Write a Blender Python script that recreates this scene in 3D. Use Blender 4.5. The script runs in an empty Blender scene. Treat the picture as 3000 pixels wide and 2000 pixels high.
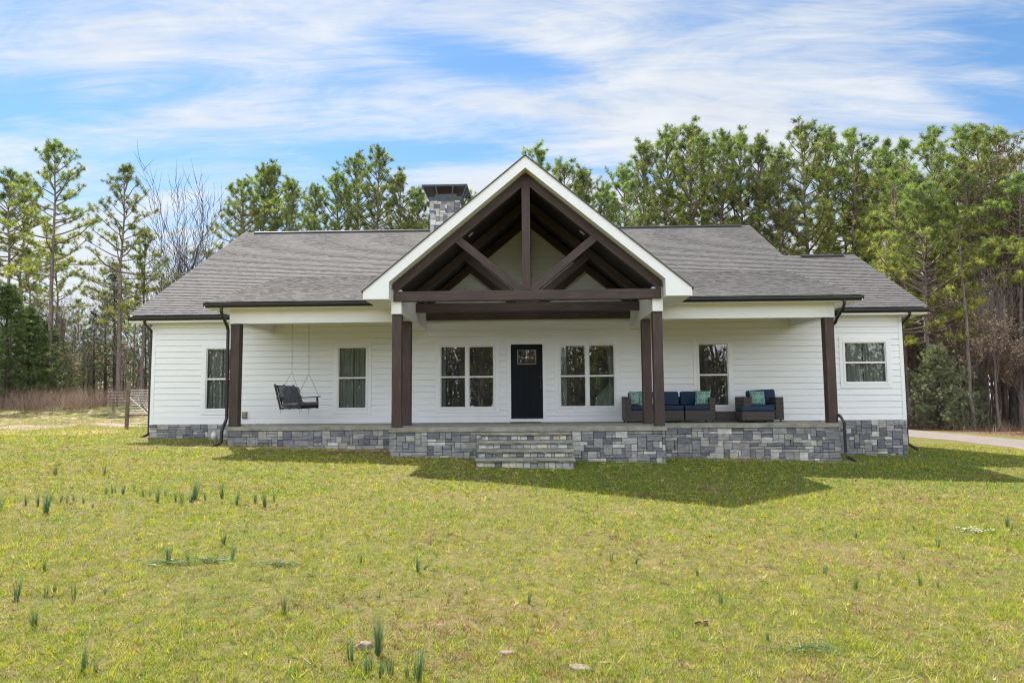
import bpy, math, random
import numpy as np
from mathutils import Vector, Matrix
R = math.radians
scene = bpy.context.scene
COL = scene.collection
rng = np.random.default_rng(7)
random.seed(7)

# ------------------------------------------------------------------ camera
cam_d = bpy.data.cameras.new('camera')
cam_d.sensor_width = 36.0
cam_d.lens = 24.6
cam_d.clip_start = 0.1
cam_d.clip_end = 3000
cam = bpy.data.objects.new('camera', cam_d)
COL.objects.link(cam)
CAM = Vector((0.0, -20.394, 0.5995))
rx, uy, fz = (0.99948373, 0.0312776, -0.00734763), (0.0099829, -0.08495046, 0.99633517), (-0.03053878, 0.99589414, 0.08521884)
cam.matrix_world = Matrix(((rx[0], uy[0], -fz[0], CAM.x), (rx[1], uy[1], -fz[1], CAM.y), (rx[2], uy[2], -fz[2], CAM.z), (0, 0, 0, 1)))
scene.camera = cam

# ------------------------------------------------------------------ sky, sun, exposure
SUN = Vector((-0.42, 0.71, 1.0)).normalized()
world = bpy.data.worlds.new('World')
scene.world = world
world.use_nodes = True
nt = world.node_tree
N, Lk = nt.nodes, nt.links
bg = N['Background']
sky = N.new('ShaderNodeTexSky')
sky.sky_type = 'NISHITA'
sky.sun_disc = False
sky.sun_elevation = math.asin(SUN.z)
sky.sun_rotation = math.atan2(SUN.x, SUN.y) % (2 * math.pi)
sky.air_density = 1.0
sky.dust_density = 0.1
sky.ozone_density = 3.0
bg.inputs[1].default_value = 0.10


def nd(tree, typ, **kw):
    n = tree.nodes.new('ShaderNode' + typ)
    for k, v in kw.items():
        if k.startswith('i_'):
            n.inputs[k[2:].replace('_', ' ')].default_value = v
        elif k.startswith('n_'):
            n.inputs[int(k[2:])].default_value = v
        else:
            setattr(n, k, v)
    return n


def math_n(tree, op, a, b=None, clamp=False):
    n = tree.nodes.new('ShaderNodeMath')
    n.operation = op
    n.use_clamp = clamp
    for i, q in enumerate((a, b)):
        if q is None:
            continue
        if isinstance(q, (int, float)):
            n.inputs[i].default_value = q
        else:
            tree.links.new(q, n.inputs[i])
    return n.outputs[0]


def sky_clouds():
    """high thin cirrus on a flat layer far above, streaked in one wind direction"""
    tc = nd(nt, 'TexCoord')
    sep = nd(nt, 'SeparateXYZ')
    Lk.new(tc.outputs['Generated'], sep.inputs[0])
    z = math_n(nt, 'ADD', math_n(nt, 'MAXIMUM', sep.outputs[2], 0.0), 0.16)
    px = math_n(nt, 'DIVIDE', sep.outputs[0], z)
    py = math_n(nt, 'DIVIDE', sep.outputs[1], z)
    comb = nd(nt, 'CombineXYZ')
    Lk.new(px, comb.inputs[0])
    Lk.new(py, comb.inputs[1])
    P = comb.outputs[0]

    def noise(rot, sx, sy, scale, detail, rough, dist, off=(0, 0, 0)):
        m = nd(nt, 'Mapping')
        m.inputs['Rotation'].default_value = (0, 0, R(rot))
        m.inputs['Scale'].default_value = (sx, sy, 1)
        m.inputs['Location'].default_value = off
        Lk.new(P, m.inputs[0])
        n = nd(nt, 'TexNoise')
        n.inputs['Scale'].default_value = scale
        n.inputs['Detail'].default_value = detail
        n.inputs['Roughness'].default_value = rough
        n.inputs['Distortion'].default_value = dist
        Lk.new(m.outputs[0], n.inputs[0])
        return n.outputs[0]

    big = noise(CL['rot'], .65, 1.35, .85, 4, .55, .9, CL['off'])
    mid = noise(CL['rot'] + 8, .7, 2.0, 2.1, 8, .60, 1.5, (3.1, 1.7, 0))
    fine = noise(CL['rot'] - 4, .5, 2.2, 7.0, 10, .68, 1.6, (9.2, 4.4, 0))
    s = math_n(nt, 'ADD', math_n(nt, 'MULTIPLY', big, 1.15), math_n(nt, 'MULTIPLY', mid, .68))
    s = math_n(nt, 'ADD', s, math_n(nt, 'MULTIPLY', fine, .44))
    # large clear lanes and thick banks of the cloud layer (layer coordinates)
    for (cx, cy, rx_, ry_, rot, amp) in CL['blobs']:
        m = nd(nt, 'Mapping')
        m.vector_type = 'TEXTURE'
        m.inputs['Location'].default_value = (cx, cy, 0)
        m.inputs['Rotation'].default_value = (0, 0, R(rot))
        m.inputs['Scale'].default_value = (rx_, ry_, 1)
        Lk.new(P, m.inputs[0])
        ln = nd(nt, 'VectorMath', operation='LENGTH')
        Lk.new(m.outputs[0], ln.inputs[0])
        mr = nd(nt, 'MapRange', interpolation_type='SMOOTHERSTEP')
        mr.inputs['From Min'].default_value = 0.0
        mr.inputs['From Max'].default_value = 1.0
        mr.inputs['To Min'].default_value = amp
        mr.inputs['To Max'].default_value = 0.0
        Lk.new(ln.outputs['Value'], mr.inputs['Value'])
        s = math_n(nt, 'ADD', s, mr.outputs[0])
    hz = nd(nt, 'MapRange', interpolation_type='SMOOTHSTEP')   # the layer thickens towards the horizon
    hz.inputs['From Min'].default_value = .02
    hz.inputs['From Max'].default_value = .30
    hz.inputs['To Min'].default_value = .34
    hz.inputs['To Max'].default_value = 0.0
    Lk.new(sep.outputs[2], hz.inputs['Value'])
    s = math_n(nt, 'ADD', s, hz.outputs[0])
    mr = nd(nt, 'MapRange', interpolation_type='SMOOTHSTEP')
    mr.inputs['From Min'].default_value = CL['lo']
    mr.inputs['From Max'].default_value = CL['hi']
    Lk.new(s, mr.inputs['Value'])
    # clouds: white; unseen ones behind the camera are brightened to fill the shaded front
    dt = nd(nt, 'VectorMath', operation='DOT_PRODUCT')
    dt.inputs[1].default_value = (0.05, -.94, .34)
    Lk.new(tc.outputs['Generated'], dt.inputs[0])
    mb_ = nd(nt, 'MapRange', interpolation_type='SMOOTHSTEP')
    mb_.inputs['From Min'].default_value = .25
    mb_.inputs['From Max'].default_value = .85
    mb_.inputs['To Min'].default_value = 1.0
    mb_.inputs['To Max'].default_value = 3.4
    Lk.new(dt.outputs['Value'], mb_.inputs['Value'])
    lum = math_n(nt, 'MULTIPLY', mb_.outputs[0], math_n(nt, 'ADD', .80, math_n(nt, 'MULTIPLY', mid, .36)))
    cm = nd(nt, 'Mix', data_type='RGBA', blend_type='MULTIPLY')
    cm.inputs[0].default_value = 1.0
    cm.inputs[6].default_value = CL['col']
    Lk.new(lum, cm.inputs[7])
    mix = nd(nt, 'Mix', data_type='RGBA')
    Lk.new(cm.outputs[2], mix.inputs[7])
    Lk.new(math_n(nt, 'MULTIPLY', mr.outputs[0], CL['max']), mix.inputs[0])
    tint = nd(nt, 'Mix', data_type='RGBA', blend_type='MULTIPLY')
    tint.inputs[0].default_value = 1.0
    tint.inputs[7].default_value = CL['tint']
    Lk.new(sky.outputs[0], tint.inputs[6])
    Lk.new(tint.outputs[2], mix.inputs[6])
    Lk.new(mix.outputs[2], bg.inputs[0])


CL = dict(rot=28, off=(0.35, 0.1, 0), lo=.80, hi=1.36, max=.96, col=(3.75, 3.9, 4.1, 1), tint=(.56, .69, .74, 1),
          blobs=[(-.08, 1.46, .46, .12, 20, -.30), (-.42, 1.84, .58, .12, 8, -.33), (-1.2, 1.50, .40, .14, -20, -.12), (1.15, 1.42, .52, .16, 15, -.42),
                 (1.2, 1.64, .46, .11, 20, -.40), (-.80, 1.62, .45, .12, -5, .12), (.05, 2.12, .60, .22, 0, .34), (.45, 1.66, .55, .22, 0, .06), (-.2, 1.62, .7, .10, 5, .10), (-.75, 1.3, .5, .16, -30, .06)])
sky_clouds()

sun_d = bpy.data.lights.new('sun', 'SUN')
sun_d.energy = 5.0
sun_d.angle = R(0.55)
sun_d.color = (1.0, 0.95, 0.87)
sun = bpy.data.objects.new('sun', sun_d)
sun.rotation_euler = SUN.to_track_quat('Z', 'Y').to_euler()
sun.location = (-20, 30, 50)
COL.objects.link(sun)

vs = scene.view_settings
vs.view_transform = 'Standard'
vs.look = 'None'
vs.gamma = 1
vs.use_curve_mapping = False
vs.exposure = 1.2
cy = scene.cycles
cy.max_bounces = 7
cy.diffuse_bounces = 4
cy.glossy_bounces = 3
cy.transmission_bounces = 4
cy.transparent_max_bounces = 8
cy.caustics_reflective = False
cy.caustics_refractive = False
cy.sample_clamp_indirect = 6
try:
    cy.use_denoising = True
    cy.denoiser = 'OPENIMAGEDENOISE'
    cy.denoising_input_passes = 'RGB_ALBEDO_NORMAL'
    cy.denoising_prefilter = 'ACCURATE'
    cy.pixel_filter_type = 'BLACKMAN_HARRIS'
    cy.filter_width = 1.2
except Exception:
    pass


# ------------------------------------------------------------------ materials
def new_mat(name):
    m = bpy.data.materials.new(name)
    m.use_nodes = True
    t = m.node_tree
    return m, t, t.nodes['Principled BSDF']


def ramp(t, fac, stops, interp='LINEAR'):
    r = t.nodes.new('ShaderNodeValToRGB')
    r.color_ramp.interpolation = interp
    e = r.color_ramp.elements
    while len(e) < len(stops):
        e.new(.5)
    for k, (p, c) in zip(e, stops):
        k.position = p
        k.color = (c[0], c[1], c[2], 1)
    t.links.new(fac, r.inputs[0])
    return r.outputs[0]


def tex_noise(t, vec, scale, detail=4, rough=.55, dist=0, mp=None):
    if mp is not None:
        m = t.nodes.new('ShaderNodeMapping')
        m.inputs['Scale'].default_value = mp
        t.links.new(vec, m.inputs[0])
        vec = m.outputs[0]
    n = t.nodes.new('ShaderNodeTexNoise')
    n.inputs['Scale'].default_value = scale
    n.inputs['Detail'].default_value = detail
    n.inputs['Roughness'].default_value = rough
    n.inputs['Distortion'].default_value = dist
    t.links.new(vec, n.inputs[0])
    return n.outputs[0]


def mixc(t, fac, a, b, blend='MIX'):
    n = t.nodes.new('ShaderNodeMix')
    n.data_type = 'RGBA'
    n.blend_type = blend
    for q, i in ((fac, 0), (a, 6), (b, 7)):
        if isinstance(q, (int, float)):
            n.inputs[i].default_value = q
        elif isinstance(q, tuple):
            n.inputs[i].default_value = (q[0], q[1], q[2], 1)
        else:
            t.links.new(q, n.inputs[i])
    return n.outputs[2]


def bump(t, bsdf, h, strength=.3, dist=.01):
    b = t.nodes.new('ShaderNodeBump')
    b.inputs['Strength'].default_value = strength
    b.inputs['Distance'].default_value = dist
    t.links.new(h, b.inputs['Height'])
    t.links.new(b.outputs[0], bsdf.inputs['Normal'])


def coord(t, which='Object'):
    return t.nodes.new('ShaderNodeTexCoord').outputs[which]


def attr(t, name='col'):
    a = t.nodes.new('ShaderNodeAttribute')
    a.attribute_name = name
    return a.outputs['Color']


def mottled(name, c1, c2, scale=3, rough=.6, bs=.15, bscale=60, mp=None, spec=.5, metal=0.0):
    m, t, b = new_mat(name)
    v = coord(t)
    n = tex_noise(t, v, scale, 5, .6, mp=mp)
    c = ramp(t, n, [(.3, c1), (.7, c2)])
    t.links.new(c, b.inputs['Base Color'])
    b.inputs['Roughness'].default_value = rough
    b.inputs['Metallic'].default_value = metal
    b.inputs['Specular IOR Level'].default_value = spec
    if bs:
        bump(t, b, tex_noise(t, v, bscale, 3, .6, mp=mp), bs, .004)
    return m


M = {}
M['siding'] = mottled('white_siding_paint', (.82, .83, .84), (.86, .87, .875), 1.5, .55, .12, 45, mp=(.25, 1, 6))
M['trim'] = mottled('white_trim_paint', (.83, .84, .84), (.87, .875, .875), 2, .5, .05, 40)
M['vinyl'] = mottled('white_vinyl', (.82, .82, .82), (.85, .85, .85), 4, .35, 0)
M['black_metal'] = mottled('black_metal', (.012, .012, .013), (.022, .021, .022), 6, .35, .03, 30)
M['door'] = mottled('black_door_paint', (.006, .008, .012), (.011, .014, .020), 5, .5, .15, 90, mp=(1, 1, .15), spec=.12)
M['concrete'] = mottled('concrete', (.17, .16, .125), (.36, .345, .29), 3.5, .9, .45, 30)
M['cap_metal'] = mottled('chimney_cap_metal', (.07, .085, .105), (.12, .14, .165), 5, .4, .05, 20)
M['chain'] = mottled('galvanised_chain', (.20, .20, .18), (.38, .38, .35), 30, .4, 0, metal=.6)
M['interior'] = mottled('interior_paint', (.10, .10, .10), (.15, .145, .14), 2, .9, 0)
M['lamp'] = mottled('lamp_disc', (.62, .62, .58), (.66, .66, .62), 2, .4, 0)
M['outlet'] = mottled('outlet_cover', (.22, .21, .17), (.29, .28, .23), 9, .6, .1)
M['pvc'] = mottled('white_plastic', (.70, .71, .72), (.80, .80, .80), 8, .4, .05)
M['swing_wood'] = mottled('black_swing_wood', (.012, .012, .016), (.035, .034, .04), 8, .5, .2, 50)
M['dark_cushion'] = mottled('charcoal_cushion', (.05, .054, .07), (.16, .165, .195), 6, .9, .6, 14)
M['navy'] = mottled('navy_canvas', (.006, .022, .055), (.012, .036, .078), 4, .85, .35, 160)
M['fence_wood'] = mottled('weathered_fence_wood', (.09, .06, .045), (.20, .15, .11), 7, .85, .4, 30)
M['wire'] = mottled('fence_wire', (.25, .27, .29), (.42, .44, .46), 20, .45, 0, metal=.5)
M['mat'] = mottled('coir_mat', (.06, .04, .025), (.12, .085, .05), 40, .95, .6, 200)
M['rock'] = mottled('lawn_rock', (.13, .10, .072), (.27, .215, .16), 9, .9, .5, 22)
M['bark_litter'] = mottled('bark_litter', (.10, .055, .03), (.22, .13, .08), 20, .9, .6, 40)
M['ceil_lamp_trim'] = M['lamp']


def timber(name, c1, c2, c3):
    m, t, b = new_mat(name)
    v = coord(t)
    g = tex_noise(t, v, 4.0, 7, .62, .4, mp=(.55, 7, 7))
    w = tex_noise(t, v, 1.1, 3, .5, mp=(.5, 1.3, 1.3))
    c = ramp(t, g, [(.28, c1), (.52, c2), (.78, c3)])
    c = mixc(t, math_n(t, 'MULTIPLY', w, .55), c, (c3[0] * .95, c3[1] * .88, c3[2] * .88))
    vo = t.nodes.new('ShaderNodeTexVoronoi')
    mp_ = t.nodes.new('ShaderNodeMapping')
    mp_.inputs['Scale'].default_value = (1.0, 5, 5)
    t.links.new(v, mp_.inputs[0])
    t.links.new(mp_.outputs[0], vo.inputs[0])
    vo.inputs['Scale'].default_value = 1.6
    k = ramp(t, vo.outputs['Distance'], [(.05, (0, 0, 0)), (.13, (1, 1, 1))])
    c = mixc(t, 1.0, c, mixc(t, k, (.25, .2, .2), (1, 1, 1)), 'MULTIPLY')
    t.links.new(c, b.inputs['Base Color'])
    b.inputs['Roughness'].default_value = .62
    bump(t, b, g, .5, .006)
    return m


M['timber'] = timber('stained_timber', (.011, .0055, .004), (.034, .019, .015), (.105, .073, .061))
M['timber_dark'] = timber('dark_ceiling_timber', (.004, .003, .003), (.009, .006, .005), (.016, .011, .010))


def mk_planks():
    m, t, b = new_mat('dark_plank_ceiling')
    v = coord(t, 'UV')
    g = tex_noise(t, v, 3, 5, .6, mp=(1, 12, 1))
    c = ramp(t, g, [(.3, (.006, .0045, .004)), (.75, (.016, .012, .010))])
    w = t.nodes.new('ShaderNodeTexWave')
    w.wave_type = 'BANDS'
    w.bands_direction = 'X'
    w.inputs['Scale'].default_value = 3.2
    t.links.new(v, w.inputs[0])
    gr = ramp(t, w.outputs['Fac'], [(.0, (.2, .2, .2)), (.08, (1, 1, 1))])
    c = mixc(t, 1.0, c, gr, 'MULTIPLY')
    t.links.new(c, b.inputs['Base Color'])
    b.inputs['Roughness'].default_value = .55
    bump(t, b, gr, .5, .01)
    return m


M['planks'] = mk_planks()


def mk_shingle():
    m, t, b = new_mat('asphalt_shingles')
    uv = coord(t, 'UV')
    br = t.nodes.new('ShaderNodeTexBrick')
    br.offset = .37
    br.squash = .8
    br.squash_frequency = 3
    br.inputs['Scale'].default_value = 1
    br.inputs['Brick Width'].default_value = .16
    br.inputs['Row Height'].default_value = .145
    br.inputs['Mortar Size'].default_value = .004
    br.inputs['Mortar Smooth'].default_value = .3
    br.inputs['Bias'].default_value = 0
    br.inputs['Color1'].default_value = (.108, .102, .100, 1)
    br.inputs['Color2'].default_value = (.130, .124, .122, 1)
    br.inputs['Mortar'].default_value = (.10, .09, .085, 1)
    t.links.new(uv, br.inputs[0])
    n = tex_noise(t, uv, 90, 3, .7)
    c = mixc(t, .4, br.outputs[0], ramp(t, n, [(.3, (.05, .048, .048)), (.7, (.20, .19, .19))]))
    n2 = tex_noise(t, uv, .35, 3, .5)
    c = mixc(t, .3, c, ramp(t, n2, [(.3, (.80, .80, .84)), (.7, (1.12, 1.08, 1.02))]), 'MULTIPLY')
    sp_ = t.nodes.new('ShaderNodeSeparateXYZ')     # asphalt butt edges, darkened to paint in a shadow line under each course
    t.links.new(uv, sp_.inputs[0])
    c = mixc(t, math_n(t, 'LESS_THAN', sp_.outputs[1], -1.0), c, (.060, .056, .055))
    t.links.new(c, b.inputs['Base Color'])
    b.inputs['Roughness'].default_value = .92
    b.inputs['Specular IOR Level'].default_value = .25
    bump(t, b, n, .4, .004)
    return m


M['shingle'] = mk_shingle()


def mk_stone():
    m, t, b = new_mat('ledge_stone')
    v = coord(t)
    a = attr(t)
    n = tex_noise(t, v, 5, 8, .65, .6, mp=(1, 1, 2.2))
    n2 = tex_noise(t, v, 26, 5, .7)
    c = mixc(t, .75, a, ramp(t, n, [(.3, (.50, .50, .53)), (.5, (.95, .95, .95)), (.7, (1.38, 1.35, 1.28))]), 'MULTIPLY')
    c = mixc(t, .35, c, ramp(t, n2, [(.3, (.6, .6, .6)), (.7, (1.3, 1.3, 1.3))]), 'MULTIPLY')
    t.links.new(c, b.inputs['Base Color'])
    b.inputs['Roughness'].default_value = .85
    bump(t, b, mixc(t, .35, n, n2), 1.0, .045)
    return m


M['stone'] = mk_stone()


def mk_glass(name, tint=(.9, .95, .93), refl=1.0):
    m = bpy.data.materials.new(name)
    m.use_nodes = True
    t = m.node_tree
    t.nodes.clear()
    out = t.nodes.new('ShaderNodeOutputMaterial')
    tr = t.nodes.new('ShaderNodeBsdfTransparent')
    tr.inputs[0].default_value = (*tint, 1)
    gl = t.nodes.new('ShaderNodeBsdfGlossy')
    gl.inputs['Roughness'].default_value = 0.0
    gl.inputs[0].default_value = (1, 1, 1, 1)
    n = tex_noise(t, coord(t), 1.3, 2, .5)
    b = t.nodes.new('ShaderNodeBump')
    b.inputs['Strength'].default_value = .06
    b.inputs['Distance'].default_value = .02
    t.links.new(n, b.inputs['Height'])
    t.links.new(b.outputs[0], gl.inputs['Normal'])
    lw = t.nodes.new('ShaderNodeFresnel')
    lw.inputs[0].default_value = 1.5
    f = math_n(t, 'ADD', math_n(t, 'MULTIPLY', lw.outputs[0], 1.7 * refl), .045 * refl, True)
    mx = t.nodes.new('ShaderNodeMixShader')
    t.links.new(f, mx.inputs[0])
    t.links.new(tr.outputs[0], mx.inputs[1])
    t.links.new(gl.outputs[0], mx.inputs[2])
    t.links.new(mx.outputs[0], out.inputs[0])
    return m


M['glass'] = mk_glass('window_glass')


def mk_curtain():
    m, t, b = new_mat('sheer_curtain')
    v = coord(t)
    n = tex_noise(t, v, 3, 4, .6, mp=(6, 1, .5))
    t.links.new(ramp(t, n, [(.3, (.20, .225, .215)), (.7, (.36, .39, .375))]), b.inputs['Base Color'])
    b.inputs['Roughness'].default_value = .9
    return m


M['curtain'] = mk_curtain()


def mk_wicker():
    m, t, b = new_mat('brown_wicker')
    v = coord(t)
    w1 = t.nodes.new('ShaderNodeTexWave')
    w1.bands_direction = 'Z'
    w1.inputs['Scale'].default_value = 9
    w1.inputs['Distortion'].default_value = 1.2
    w1.inputs['Detail'].default_value = 2
    w2 = t.nodes.new('ShaderNodeTexWave')
    w2.bands_direction = 'X'
    w2.inputs['Scale'].default_value = 14
    for w in (w1, w2):
        t.links.new(v, w.inputs[0])
    h = math_n(t, 'MULTIPLY', w1.outputs['Fac'], w2.outputs['Fac'])
    c = ramp(t, h, [(.0, (.030, .023, .020)), (.5, (.080, .064, .058)), (1, (.125, .104, .096))])
    t.links.new(c, b.inputs['Base Color'])
    b.inputs['Roughness'].default_value = .5
    bump(t, b, h, .8, .01)
    return m


M['wicker'] = mk_wicker()


def mk_floral():
    m, t, b = new_mat('teal_floral_fabric')
    v = coord(t)
    sep = t.nodes.new('ShaderNodeSeparateXYZ')
    t.links.new(v, sep.inputs[0])
    # repeated round flower heads: petals by angle around each cell centre
    S = 5.2

    def cell(c):
        f = math_n(t, 'FRACT', math_n(t, 'ADD', math_n(t, 'MULTIPLY', c, S), .5))
        return math_n(t, 'SUBTRACT', f, .5)
    x, z = cell(sep.outputs[0]), cell(sep.outputs[2])
    r = math_n(t, 'SQRT', math_n(t, 'ADD', math_n(t, 'MULTIPLY', x, x), math_n(t, 'MULTIPLY', z, z)))
    a = math_n(t, 'ARCTAN2', z, x)
    pet = math_n(t, 'ABSOLUTE', math_n(t, 'SINE', math_n(t, 'MULTIPLY', a, 4)))
    edge = math_n(t, 'SUBTRACT', math_n(t, 'ADD', .16, math_n(t, 'MULTIPLY', pet, .26)), r)
    line = ramp(t, math_n(t, 'ABSOLUTE', edge), [(.02, (1, 1, 1)), (.055, (0, 0, 0))])
    cen = ramp(t, r, [(.05, (1, 1, 1)), (.08, (0, 0, 0))])
    k = mixc(t, 1.0, line, cen, 'ADD')
    n = tex_noise(t, v, 8, 3, .5)
    base = ramp(t, n, [(.3, (.07, .19, .155)), (.7, (.14, .29, .235))])
    c = mixc(t, k, base, (.55, .63, .55))
    t.links.new(c, b.inputs['Base Color'])
    b.inputs['Roughness'].default_value = .9
    return m


M['floral'] = mk_floral()


def mk_ground():
    m, t, b = new_mat('lawn_ground')
    v = coord(t)
    a = t.nodes.new('ShaderNodeSeparateColor')
    t.links.new(attr(t, 'zone'), a.inputs[0])
    n1 = tex_noise(t, v, .35, 6, .6, .3)
    n2 = tex_noise(t, v, 3.5, 6, .65, .4)
    n3 = tex_noise(t, v, 28, 5, .7)
    lawn = ramp(t, n2, [(.28, (.055, .068, .014)), (.50, (.105, .115, .026)), (.62, (.17, .135, .06)), (.76, (.22, .15, .09))])
    lawn = mixc(t, .45, lawn, ramp(t, n1, [(.35, (.11, .13, .025)), (.65, (.20, .14, .075))]))
    lawn = mixc(t, .75, lawn, ramp(t, n3, [(.28, (.45, .45, .42)), (.72, (1.5, 1.45, 1.35))]), 'MULTIPLY')
    litter = ramp(t, n3, [(.25, (.055, .030, .018)), (.5, (.13, .078, .048)), (.75, (.30, .19, .12))])
    litter = mixc(t, .5, litter, ramp(t, n2, [(.3, (.6, .55, .5)), (.7, (1.4, 1.3, 1.25))]), 'MULTIPLY')
    dirt = ramp(t, n2, [(.3, (.20, .12, .07)), (.5, (.34, .24, .15)), (.7, (.42, .32, .22))])
    dirt = mixc(t, .5, dirt, ramp(t, n3, [(.3, (.6, .6, .6)), (.7, (1.35, 1.35, 1.35))]), 'MULTIPLY')

    def thr(ch):
        s = math_n(t, 'ADD', ch, math_n(t, 'MULTIPLY', math_n(t, 'SUBTRACT', n2, .5), .9))
        return ramp(t, s, [(.42, (0, 0, 0)), (.60, (1, 1, 1))])
    c = mixc(t, thr(a.outputs[1]), lawn, dirt)
    c = mixc(t, thr(a.outputs[0]), c, litter)
    t.links.new(c, b.inputs['Base Color'])
    b.inputs['Roughness'].default_value = .95
    b.inputs['Specular IOR Level'].default_value = .15
    bump(t, b, mixc(t, .5, n3, n2), .8, .05)
    return m


M['ground'] = mk_ground()


def mk_gravel():
    m, t, b = new_mat('driveway_gravel')
    v = coord(t)
    n1 = tex_noise(t, v, 45, 5, .75)
    n2 = tex_noise(t, v, 1.2, 5, .6)
    c = ramp(t, n1, [(.3, (.10, .082, .073)), (.7, (.25, .215, .195))])
    c = mixc(t, .7, c, ramp(t, n2, [(.3, (.75, .73, .72)), (.7, (1.15, 1.1, 1.08))]), 'MULTIPLY')
    t.links.new(c, b.inputs['Base Color'])
    b.inputs['Roughness'].default_value = .9
    bump(t, b, n1, .5, .02)
    return m


M['gravel'] = mk_gravel()
M['dirt'] = mottled('dirt_track', (.14, .085, .052), (.30, .235, .17), 1.3, .95, .5, 40)


def mk_leaf(name, trans=.35, rough=.55, tint=1.0, sub=None, spec=.3):
    """leaf / needle / grass surface: own colour from the 'col' attribute, some light passes through"""
    m, t, b = new_mat(name)
    a = attr(t)
    oi = t.nodes.new('ShaderNodeObjectInfo')
    hsv = t.nodes.new('ShaderNodeHueSaturation')
    t.links.new(a, hsv.inputs['Color'])
    t.links.new(math_n(t, 'ADD', math_n(t, 'MULTIPLY', oi.outputs['Random'], .03), .485), hsv.inputs['Hue'])
    t.links.new(math_n(t, 'ADD', math_n(t, 'MULTIPLY', oi.outputs['Random'], .35 * tint), 1 - .15 * tint), hsv.inputs['Value'])
    c = hsv.outputs[0]
    t.links.new(c, b.inputs['Base Color'])
    b.inputs['Roughness'].default_value = rough
    b.inputs['Specular IOR Level'].default_value = spec
    tl = t.nodes.new('ShaderNodeBsdfTranslucent')
    t.links.new(mixc(t, 1.0, c, (1.15, 1.2, .7), 'MULTIPLY'), tl.inputs[0])
    mx = t.nodes.new('ShaderNodeMixShader')
    mx.inputs[0].default_value = trans
    t.links.new(b.outputs[0], mx.inputs[1])
    t.links.new(tl.outputs[0], mx.inputs[2])
    t.links.new(mx.outputs[0], t.nodes['Material Output'].inputs[0])
    return m


M['needles'] = mk_leaf('pine_needles', .36)
M['cedar'] = mk_leaf('cedar_foliage', .25)
M['brownleaf'] = mk_leaf('dry_leaves', .35)
M['grass'] = mk_leaf('grass_blades', .30, .7, 0.0, spec=.15)
M['rush'] = mk_leaf('rush_stems', .2, .5, .4)
M['brush'] = mk_leaf('dry_brush', .1, .8, 0.0)
M['bark'] = mottled('pine_bark', (.10, .075, .062), (.27, .215, .185), 9, .9, .8, 16, mp=(1, 1, .3))
M['bark_grey'] = mottled('grey_bark', (.045, .039, .036), (.14, .12, .11), 7, .9, .5, 16, mp=(1, 1, .3))
M['bark_pale'] = mottled('pale_bark', (.17, .14, .12), (.38, .33, .29), 7, .9, .5, 16, mp=(1, 1, .3))
M['bark_dark'] = mottled('dark_bark', (.035, .03, .025), (.10, .08, .065), 7, .9, .5, 16, mp=(1, 1, .3))


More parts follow.
